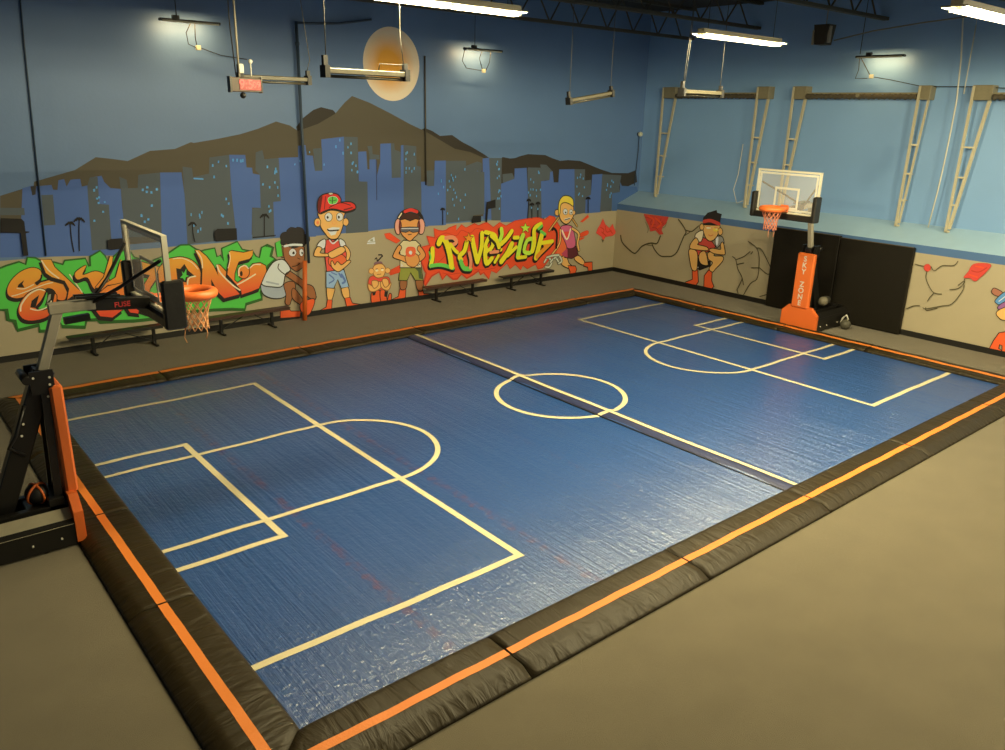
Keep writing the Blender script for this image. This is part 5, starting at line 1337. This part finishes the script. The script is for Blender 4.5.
# ball on left base
t = thing('exercise_ball', 'black ball with crossed orange bands on the left hoop base', 'ball', (-10.02, .0, .545))
b = MB(); b.sphere((0, 0, .15), .15, n=20, k=12); b.build('ball_body', mat('black_rubber', (.012, .011, .010), .5), t)
b = MB()
for ax in (0, 1):
    pts = []
    for k in range(32):
        a = 2 * math.pi * k / 32; v = Vector((math.cos(a) * .152, 0, math.sin(a) * .152)); v.rotate(Matrix.Rotation(R(35 + 80 * ax), 3, 'Z')); v.rotate(Matrix.Rotation(R(20), 3, 'X')); pts.append(v + Vector((0, 0, .15)))
    b.tube(pts, .018, n=6, closed=True)
b.build('orange_band', orange_pad, t)

# ------------------------------------------------------------------ black mats leaning on the right wall
wm = mat('black_mat_vinyl', (.010, .008, .004), .6, spec=.3, bump=.25, bscale=5)
edge = mat('brown_mat_edge', (.12, .09, .05), .6)
for y0, y1, lb, zt_ in ((.20, 2.40, 'tall black gym mat standing against the right wall behind the hoop', 2.56), (-1.98, .18, 'tall black gym mat against the right wall, right of the hoop', 2.52)):
    t = thing('wall_mat', lb, 'gym mat', (11.60, (y0 + y1) / 2, 0), 0, 'black mats against the right wall'); h = (y1 - y0) / 2
    MB().box(-.09, .065, -h, h, .02, zt_, c=.02).build('mat_cover', wm, t)
    MB().box(-.085, -.06, -h + .01, h - .01, zt_ - .004, zt_ + .012).build('top_binding', edge, t)

# ------------------------------------------------------------------ benches along the mural
bench_top = {'dark': mat('dark_bench_coating', (.020, .018, .015), .45), 'brown': mat('brown_bench_coating', (.085, .040, .028), .45)}
def bench(x0, x1, label, tone, legs):
    t = thing('bench', label, 'bench', ((x0 + x1) / 2, 8.90, 0), 0, 'benches along the mural wall'); cx = (x0 + x1) / 2; m_ = bench_top[tone]; a, b_ = x0 - cx, x1 - cx
    MB().box(a, b_, -.13, .13, .47, .51, c=.012).build('seat', m_, t)
    MB().box(a + .02, b_ - .02, -.125, -.10, .43, .475).build('seat_edge', bench_top['brown'] if tone == 'brown' else m_, t)
    for lx in legs:
        l = lx - cx
        o = MB().box(l - .035, l + .035, -.035, .035, .05, .45).build('leg', black_metal, t)
        MB().box(l - .04, l + .04, -.24, .24, .0, .05, c=.01).build('foot', black_metal, o)
        MB().box(l - .04, l + .04, -.12, .12, .43, .47).build('bracket', black_metal, o)
    for l, s in ((legs[0] - cx, 1), (legs[1] - cx, -1)):
        MB().bar((l, 0, .10), (s * -.08, 0, .45), .03, .02).build('brace', black_metal, t)
    return t
bench(-7.75, -5.55, 'dark bench with crossed braces below the orange graffiti, leftmost of four', 'dark', (-7.2, -5.78))
bench(-4.45, -2.10, 'reddish-brown bench behind the left hoop net, by the afro figure', 'brown', (-4.05, -2.62))
bench(2.48, 4.95, 'reddish-brown bench under the left end of the yellow graffiti', 'brown', (2.95, 4.42))
bench(5.62, 8.02, 'dark bench under the right end of the yellow graffiti, rightmost of four', 'dark', (6.1, 7.48))

# ------------------------------------------------------------------ pipes and conduits on the mural wall
pipe_m = mat('blue_grey_pipe_paint', (.045, .08, .14), .5)
brown_pipe = mat('brown_painted_conduit', (.075, .065, .045), .5)
b = MB(); b.tube([(-1.26, 9.22, 7.95), (-1.26, 9.22, 1.60)], .040, n=10); b.tube([(-1.26, 9.22, 7.45), (-1.26, 9.22, 7.37)], .058, n=10)
t = thing('drain_pipe', 'blue vertical pipe on mural with orange padded foot, beside the afro figure', 'pipe', (0, 0, 0))
b.build('pipe_run', pipe_m, t)
b = MB(); b.tube([(-1.26, 9.22, 7.92), (-.9, 9.22, 7.93), (0, 9.22, 8.0), (1.0, 9.22, 8.18)], .03, n=8); b.build('branch_pipe', pipe_m, t)
b = MB(); b.cyl((-1.58, 9.02, 0), (-1.44, 9.10, 1.70), .065, n=14); b = plabel(b.build('foot_pad', orange_pad, t), 'orange padding at the foot of the pipe')
b = MB(); b.tube([(-7.55, 9.31, 8.2), (-7.62, 9.31, 7.0), (-7.84, 9.31, 2.4)], .017, n=8); tag(b.build('conduit', pipe_m), 'thin blue conduit running down the left end of the mural', 'pipe')
b = MB(); b.tube([(2.83, 9.29, 7.35), (2.85, 9.29, 3.62)], .024, n=8); tag(b.build('conduit', brown_pipe), 'brown vertical conduit below and right of the painted moon', 'pipe')
t = thing('wall_lamp', 'small round white wall lamp near the far corner', 'lamp', (12.62, 9.3, 5.15))
b = MB(); b.sphere((0, -.06, 0), .09, sz=1); b.build('globe', mat('white_globe', (.75, .78, .62), .4), t)
b = MB(); b.cyl((0, -.05, 0), (0, .05, 0), .07); b.tube([(0, .0, -.06), (.01, .0, -.6), (-.05, .01, -1.9)], .015, n=6); b.build('mount', pipe_m, t)

# ------------------------------------------------------------------ fold-down frames on the right wall
rail_m = mat('cream_frame_steel', (.62, .57, .42), .5, var=.12, vscale=5)
roll_m = mat('brown_netting_roll', (.10, .082, .055), .85, bump=.8, bscale=35)
def wall_frame(yA, yB, dyB, label, group):
    t = thing('folding_frame', label, 'wall frame', (12.55, yA, 2.93), 0, group)
    zt_ = 3.87
    MB().bar((0, 0, .02), (0, 0, zt_), .065, .065).build('front_rail', rail_m, t)
    MB().bar((.05, -.06, .08), (.12, dyB, zt_ - .22), .055 + .03 * (dyB < -.3), .05).build('slanted_rail', rail_m, t)
    for z in (.85, 1.6, 2.4):
        k = z / zt_; y1 = -.06 + (dyB + .06) * k
        MB().bar((0, 0, z - .1), (.05 + .07 * k, y1, z - .1), .05, .04).build('rung', rail_m, t)
        MB().bar((.02, y1 * .6, z - .12), (.30, y1 * .6, z - .12), .03, .03).build('wall_strut', rail_m, t)
    b = MB(); b.box(-.02, .32, min(dyB - .06, -.1), .03, zt_ - .36, zt_ + .02, c=.01); b.build('top_plate', dull_metal, t)
    MB().bar((-.03, 0, .02), (.05, -.05, .02), .12, .05).build('foot_shoe', rail_m, t)
    return t
wall_frame(8.24, 0, -.50, 'tall cream steel wall frame nearest the far corner', 'folding frames on the right wall')
wall_frame(4.30, 0, -.36, 'tall cream steel wall frame just left of the right backboard', 'folding frames on the right wall')
wall_frame(3.00, 0, -.38, 'tall cream steel wall frame partly behind the right backboard', 'folding frames on the right wall')
wall_frame(-.90, 0, -.24, 'tall cream steel wall frame left of the white rope', 'folding frames on the right wall')
wall_frame(-2.31, 0, -.42, 'tall cream steel wall frame right of the white rope, rightmost', 'folding frames on the right wall')
def net_roll(y0, y1, z, label):
    t = thing('rolled_net', label, 'rolled net', (12.55, (y0 + y1) / 2, z), 0, 'rolled nets between wall frames'); h = (y1 - y0) / 2
    b = MB(); N_ = int(h * 2 / .05); b.tube([(0, -h + k * 2 * h / N_, .006 * math.sin(k * .9)) for k in range(N_ + 1)], .06, n=12, radii=[.062 + .022 * (k % 3 == 0) for k in range(N_ + 1)]); b.build('net_roll', roll_m, t)
    b = MB(); b.bar((.02, -h, .09), (.02, h, .09), .07, .05); b.build('carrier_bar', dull_metal, t)
    b = MB()
    b.cyl((-.1, 0, .03), (-.02, 0, .03), .05); b.build('pulley', dull_metal, t)
    return t
net_roll(4.36, 7.65, 6.52, 'brown rolled net between the two frames nearest the far corner')
net_roll(-.84, 2.54, 6.52, 'brown rolled net above and right of the right backboard')
net_roll(-6.2, -2.81, 6.52, 'brown rolled net at the right edge of the view')
b = MB(); b.tube([(12.5, -1.68, 9.3), (12.5, -1.72, 8.4), (12.5, -1.86, 7.45), (12.5, -1.95, 6.4), (12.5, -1.95, 5.6), (12.5, -1.94, 4.8), (12.5, -1.91, 4.0), (12.5, -1.84, 3.0)], .020, n=6)
tag(b.build('rope', cord_white), 'long white rope hanging beside the rightmost wall frame', 'rope')
b = MB(); b.tube([(12.62, -2.02, 8.3), (12.62, -2.05, 6.6)], .015, n=6); b.tube([(12.62, -2.02, 8.3), (12.62, -1.98, 9.4)], .006, n=5)
tag(b.build('rope', cord_white), 'short white rope end beside the long rope, high on the right wall', 'rope')
b = MB(); b.tube([(12.5, 4.60, 5.0), (12.45, 4.62, 4.0), (12.42, 4.72, 3.5), (12.45, 4.55, 3.05), (12.5, 4.35, 3.15)], .012, n=6)
tag(b.build('cord', cord_white), 'thin pale looped cord at the foot of the frame left of the backboard', 'cord')

# ------------------------------------------------------------------ roof joists
joist_m = mat('dark_joist_paint', (.060, .052, .036), .6)
def joist(y, z, label):
    t = thing('roof_joist', label, 'roof joist', (0, y, z), 0, 'open-web roof joists')
    b = MB(); b.bar((-20, -.05, 0), (12.87, -.05, 0), .06, .09); b.bar((-20, .05, 0), (12.87, .05, 0), .06, .09); b.build('bottom_chord', joist_m, t)
    b = MB(); top = ZC - z - .05; b.bar((-20, 0, top), (12.87, 0, top), .16, .08); b.build('top_chord', joist_m, t)
    b = MB(); k = -20.0; s = 1
    while k < 12.2:
        b.bar((k, 0, 0 if s > 0 else top), (k + .62, 0, top if s > 0 else 0), .035, .035); k += .62; s = -s
    b.build('web', joist_m, t)
joist(7.4, 8.42, 'dark open-web roof joist closest to the mural wall')
joist(4.75, 8.62, 'dark open-web roof joist, second from the mural wall')
joist(.55, 8.64, 'dark open-web roof joist ending above the right wall fixture')
joist(-3.4, 8.64, 'dark open-web roof joist above the court middle')
# ------------------------------------------------------------------ lamps
tube_on = mat('lit_tube', (1, .9, .7), .5, emit=(1.0, .80, .45), estr=15)
hood_m = mat('white_hood_enamel', (.22, .20, .14), .5)
def lamp_light(name, loc, size, energy, down=True, col=WARM, rot=None, spread=None):
    l = bpy.data.lights.new(name, 'AREA'); l.shape = 'RECTANGLE'; l.size = size[0]; l.size_y = size[1]; l.energy = energy * KEYW; l.color = col
    if spread: l.spread = spread
    o = bpy.data.objects.new(name, l); C.objects.link(o); o.location = loc
    if rot: o.rotation_euler = rot
    return o
def lamp_set(t, L, e, ex=.15):
    """light of a bare tube under its hood: down and to both sides"""
    for ang, k, dy in ((0, .30, 0), (R(66), .25, .075), (-R(66), .25, -.075)):
        o = lamp_light('lamp', (L / 2, dy, .0675), (L, .012), e * k, rot=(ang, 0, 0)); o.parent = t
    for s in (1, -1):
        o = lamp_light('lamp', (L / 2 + s * (L / 2 + .01), 0, .0675), (.012, .12), e * ex, rot=(0, -s * R(66), 0)); o.parent = t
def strip_light(x0, x1, y, z, n, label, energy, group='lit tube lights over the court'):
    t = thing('tube_light', label, 'light', (x0, y, z), 0, group); L = x1 - x0
    b = MB(); b.box(-.05, L + .05, -.15, .15, .076, .09); b.box(-.05, L + .05, -.155, -.147, .067, .09); b.box(-.05, L + .05, .147, .155, .067, .09); b.box(-.055, -.048, -.15, .15, .067, .09); b.box(L + .048, L + .055, -.15, .15, .067, .09); b.box(0, L, -.07, .07, .10, .16); b.build('housing', hood_m, t)
    w = L / n
    for k in range(n):
        for s in (-.045, .045):
            b = MB(); b.cyl((k * w + .04, s, .040), (k * w + w - .04, s, .040), .022, n=10); b.build('tube', tube_on, t)
        for hx in (k * w, k * w + w - .035): MB().box(hx, hx + .035, -.07, .07, .02, .076).build('lamp_holder', hood_m, t)
    b = MB()
    for fx in (.2, L - .2): b.cyl((fx, 0, .15), (fx, 0, ZC - z), .006, n=5)
    b.build('hanger', cord_black, t)
    lamp_set(t, L, energy)
    return t
E1 = 860
strip_light(-5.66, -3.22, -2.0, 7.16, 2, 'long lit tube light at the top edge, above the painted moon', E1 * .82)
strip_light(.80, 3.24, -2.22, 7.16, 1, 'lit tube light in front of the dark speaker box', E1)
strip_light(-.86, 1.58, -7.16, 7.08, 1, 'lit tube light at the upper right corner of the view', E1 * 1.05)
FAR = [(4.5, -7.4), (9.0, -7.4), (1.5, -12), (7.5, -12), (-4.5, -15.5)]
for k, (x, y) in enumerate(FAR):
    lb = ['overhead', 'overhead'][k % 2]
    t = thing('tube_light', ['lit tube light beyond the right edge, first over the front carpet', 'lit tube light beyond the right edge, nearest the right wall', 'lit tube light behind the camera side, middle', 'lit tube light behind the camera side, right', 'lit tube light behind the camera'][k], 'light', (x, y, 7.2), 0, 'room lights out of view')
    b = MB(); b.box(-.12, 2.56, -.15, .15, .076, .09); b.box(-.12, 2.56, -.155, -.147, .067, .09); b.box(-.12, 2.56, .147, .155, .067, .09); b.box(0, 2.44, -.07, .07, .10, .16); b.build('housing', hood_m, t)
    b = MB(); b.cyl((.2, 0, .15), (.2, 0, 2.2), .006, n=5); b.cyl((2.2, 0, .15), (2.2, 0, 2.2), .006, n=5); b.build('hanger', cord_black, t)
    b = MB(); b.cyl((.04, 0, .035), (2.4, 0, .035), .025, n=10); b.build('tube', tube_on, t)
    lamp_set(t, 2.4, [500, 120, 480, 540, 110][k])

def dark_strip(loc, L, label, wires, group):
    t = thing('strip_fixture', label, 'light', loc, 0, group)
    b = MB(); b.box(0, L, -.06, .06, 0, .07, c=.01); b.build('housing', bar_m, t)
    b = MB(); b.cyl((.05, -.0, -.03), (L - .05, -.0, -.03), .02, n=8); b.build('tube', mat('unlit_tube', (.05, .045, .03), .3), t)
    for x, hh in ((0, .22), (L, .18)):
        b = MB(); b.box(x - .035, x + .035, -.075, .075, -.05, .10); b.box(x - .03, x + .03, -.03, .03, .09, hh); b.build('end_bracket', cord_black, t)
    b = MB()
    for p in wires: b.tube(p, .007, n=5)
    b.build('hanging_wire', cord_black if 0 else mat('grey_wire', (.06, .06, .055), .6), t)
    return t
zt_ = ZC - 6.25
bar_m = mat('dull_brown_enamel', (.065, .057, .034), .5, var=.2, vscale=9)
dark_strip((-6.05, 1.52, 6.25), 1.19, 'unlit hanging strip light beside the red clock', [[(.0, 0, .2), (-.02, 0, 1.2), (0, 0, zt_)], [(1.17, 0, .15), (1.24, 0, .35), (1.12, 0, 1.3), (1.05, 0, zt_)]], 'unlit hanging strip lights')
dark_strip((-6.25, -1.75, 6.27), 1.22, 'unlit hanging strip light in front of the painted moon', [[(0.02, 0, .2), (.02, 0, zt_)], [(1.2, 0, .15), (1.15, 0, .5), (1.12, 0, zt_)], [(.80, 0, .08), (.82, 0, .16), (1.18, 0, .16)]], 'unlit hanging strip lights')
dark_strip((1.58, -1.31, 6.27), 1.22, 'unlit hanging strip light above the rolled net nearest the corner', [[(.02, 0, .2), (.10, 0, 1.2), (.2, 0, zt_)], [(0.06, 0, .2), (.12, 0, .8), (.2, 0, zt_)], [(1.2, 0, .15), (1.2, 0, zt_)]], 'unlit hanging strip lights')
o = dark_strip((1.0, 1.2, 6.07), 1.3, 'tilted unlit strip light hanging left of the far corner', [[(.02, 0, .1), (.50, 0, 3.25)], [(1.28, 0, .1), (1.72, 0, 3.0)]], 'unlit hanging strip lights')
o.rotation_euler = (0, -R(8.6), 0)

# red digital clock hanging from a pole
t = thing('digital_clock', 'red digital clock hanging from a thin pole beside the strip light', 'clock', (-6.24, 1.32, 6.05))
b = MB(); b.box(-.05, .44, -.04, .06, 0, .22, c=.01); b.build('case', mat('brown_clock_case', (.06, .035, .022), .5), t)
MB().box(-.075, -.045, -.05, .07, -.01, .23).build('end_cap', black_metal, t); MB().box(.435, .455, -.05, .07, -.01, .23).build('end_cap', black_metal, t)
face = MB().box(.08, .43, -.050, -.040, .03, .19).build('display', mat('red_display_glow', (.10, .01, .01), .4, emit=(.70, .02, .015), estr=.55), t)
dm = mat('red_led_digits', (.3, .02, .02), .5, emit=(1.0, .13, .09), estr=1.1)
mw = Matrix.Translation((.185, -.054, .11)) @ Matrix.Rotation(R(90), 4, 'X'); text_mesh('9:5', 'digits', .19, dm, face, mw)
mw = Matrix.Translation((.355, -.054, .11)) @ Matrix.Rotation(R(90), 4, 'X'); text_mesh('09', 'digits', .13, dm, face, mw)
b = MB(); b.tube([(.10, 0, .22), (.10, 0, ZC - 6.05)], .018, n=6); b.build('pole', silver_paint, t)
b = MB(); b.tube([(.06, .03, .25), (.02, .03, 1.0), (.04, .03, ZC - 6.05)], .010, n=5); b.build('cable', cord_black, t)
b = MB(); b.box(.09, .17, -.04, .04, .28, .42, c=.01); b.build('junction_box', cord_white, t)
b = MB(); b.sphere((.30, 0, .46), .035, n=10, k=6); b.tube([(.30, 0, .24), (.30, 0, .44)], .01, n=5); b.build('antenna', cord_white, t)
b = MB(); b.sphere((.14, 0, -.05), .05, n=10, k=6); b.build('sensor', black_metal, t)

# wall-wash fixtures close to the walls
def wash(loc, rz, L, label, energy, boxpos, cords, lamp_rot):
    t = thing('wall_fixture', label, 'light', loc, rz, 'strip fixtures high on the walls')
    b = MB(); b.box(0, L, -.07, .07, 0, .06, c=.01); b.box(.3, .45, -.05, .05, .06, .14); b.build('housing', black_metal, t)
    b = MB(); b.box(.05, L - .05, -.075, -.045, -.015, .02); b.build('diffuser', mat('pale_lens', (.75, .70, .55), .4), t)
    b = MB(); b.box(boxpos[0] - .055, boxpos[0] + .055, boxpos[1] - .04, boxpos[1] + .04, boxpos[2] - .055, boxpos[2] + .055, c=.008); b.build('junction_box', mat('white_plastic_box', (.8, .78, .60), .4), t)
    b = MB()
    for c in cords: b.tube(c, .011, n=5)
    b.build('cable', cord_black, t)
    o = lamp_light('wash', (L / 2, .03, -.02), (L * .8, .05), energy, rot=lamp_rot, col=(1, .66, .26)); o.parent = t
    return t
wl_rot = (R(38), 0, 0)
wash((-4.86, 8.85, 7.66), 0, 1.42, 'dark strip fixture high on the mural wall left of the red clock', 17, (.95, .28, -.52), [[(.75, .1, 0), (.68, .25, -.2), (.72, .28, -.45), (.90, .28, -.52)], [(.85, .1, 0), (.90, .28, -.3), (.92, .28, -.5)], [(1.0, .28, -.52), (1.5, .28, -.66), (2.15, .25, -.72)], [(.4, 0, .1), (.4, 0, 1.7)]], wl_rot)
wash((3.95, 8.85, 7.58), 0, 1.45, 'dark strip fixture high on the mural wall right of the moon', 18, (.98, .28, -.55), [[(.1, .1, 0), (.12, .25, -.3), (.3, .28, -.5), (.9, .28, -.55)], [(.75, .1, 0), (.80, .28, -.2), (.92, .28, -.5)], [(1.1, .1, 0), (1.2, .28, -.3), (1.05, .28, -.55)], [(.4, 0, .1), (.4, 0, 1.8)]], wl_rot)
wash((12.42, 1.04, 7.58), -R(90), 1.42, 'dark strip fixture high on the right wall above the net roll', 9, (.42, .25, -.50), [[(.05, .1, 0), (.0, .25, -.3), (-.08, .28, -.55), (.3, .26, -.55)], [(.1, .1, 0), (.25, .25, -.3), (.38, .25, -.48)], [(.5, .26, -.52), (1.0, .26, -.6), (1.9, .26, -.78), (3.4, .26, -.80), (6.0, .26, -.95)], [(.1, 0, .1), (.1, 0, 1.8)]], wl_rot)
# speaker and cable
t = thing('speaker_box', 'dark speaker box hanging near the right wall beside the lit tube', 'speaker', (12.1, 1.95, 7.95))
b = MB(); b.prism([(-.16, 0), (.16, 0), (.24, .55), (-.24, .55)], -.25, .15, 0); b.build('cabinet', mat('dark_brown_cabinet', (.045, .035, .022), .6), t)
b = MB(); b.box(-.2, -.1, -.27, -.20, .05, .50); b.box(-.3, -.2, .2, .23, .0, .4); b.build('side_trim', silver_paint, t)
b = MB(); b.cyl((0, 0, .55), (0, 0, ZC - 7.95), .012, n=6); b.build('hanger', silver_paint, t)
b = MB(); b.tube([(12.3, 1.75, 8.08), (12.3, .6, 8.28), (12.3, -.8, 8.42), (12.3, -2.0, 8.5), (12.3, -4, 8.6)], .02, n=6)
tag(b.build('cable', mat('grey_cable', (.22, .22, .20), .5)), 'pale cable running from the speaker box along the right wall', 'cable')
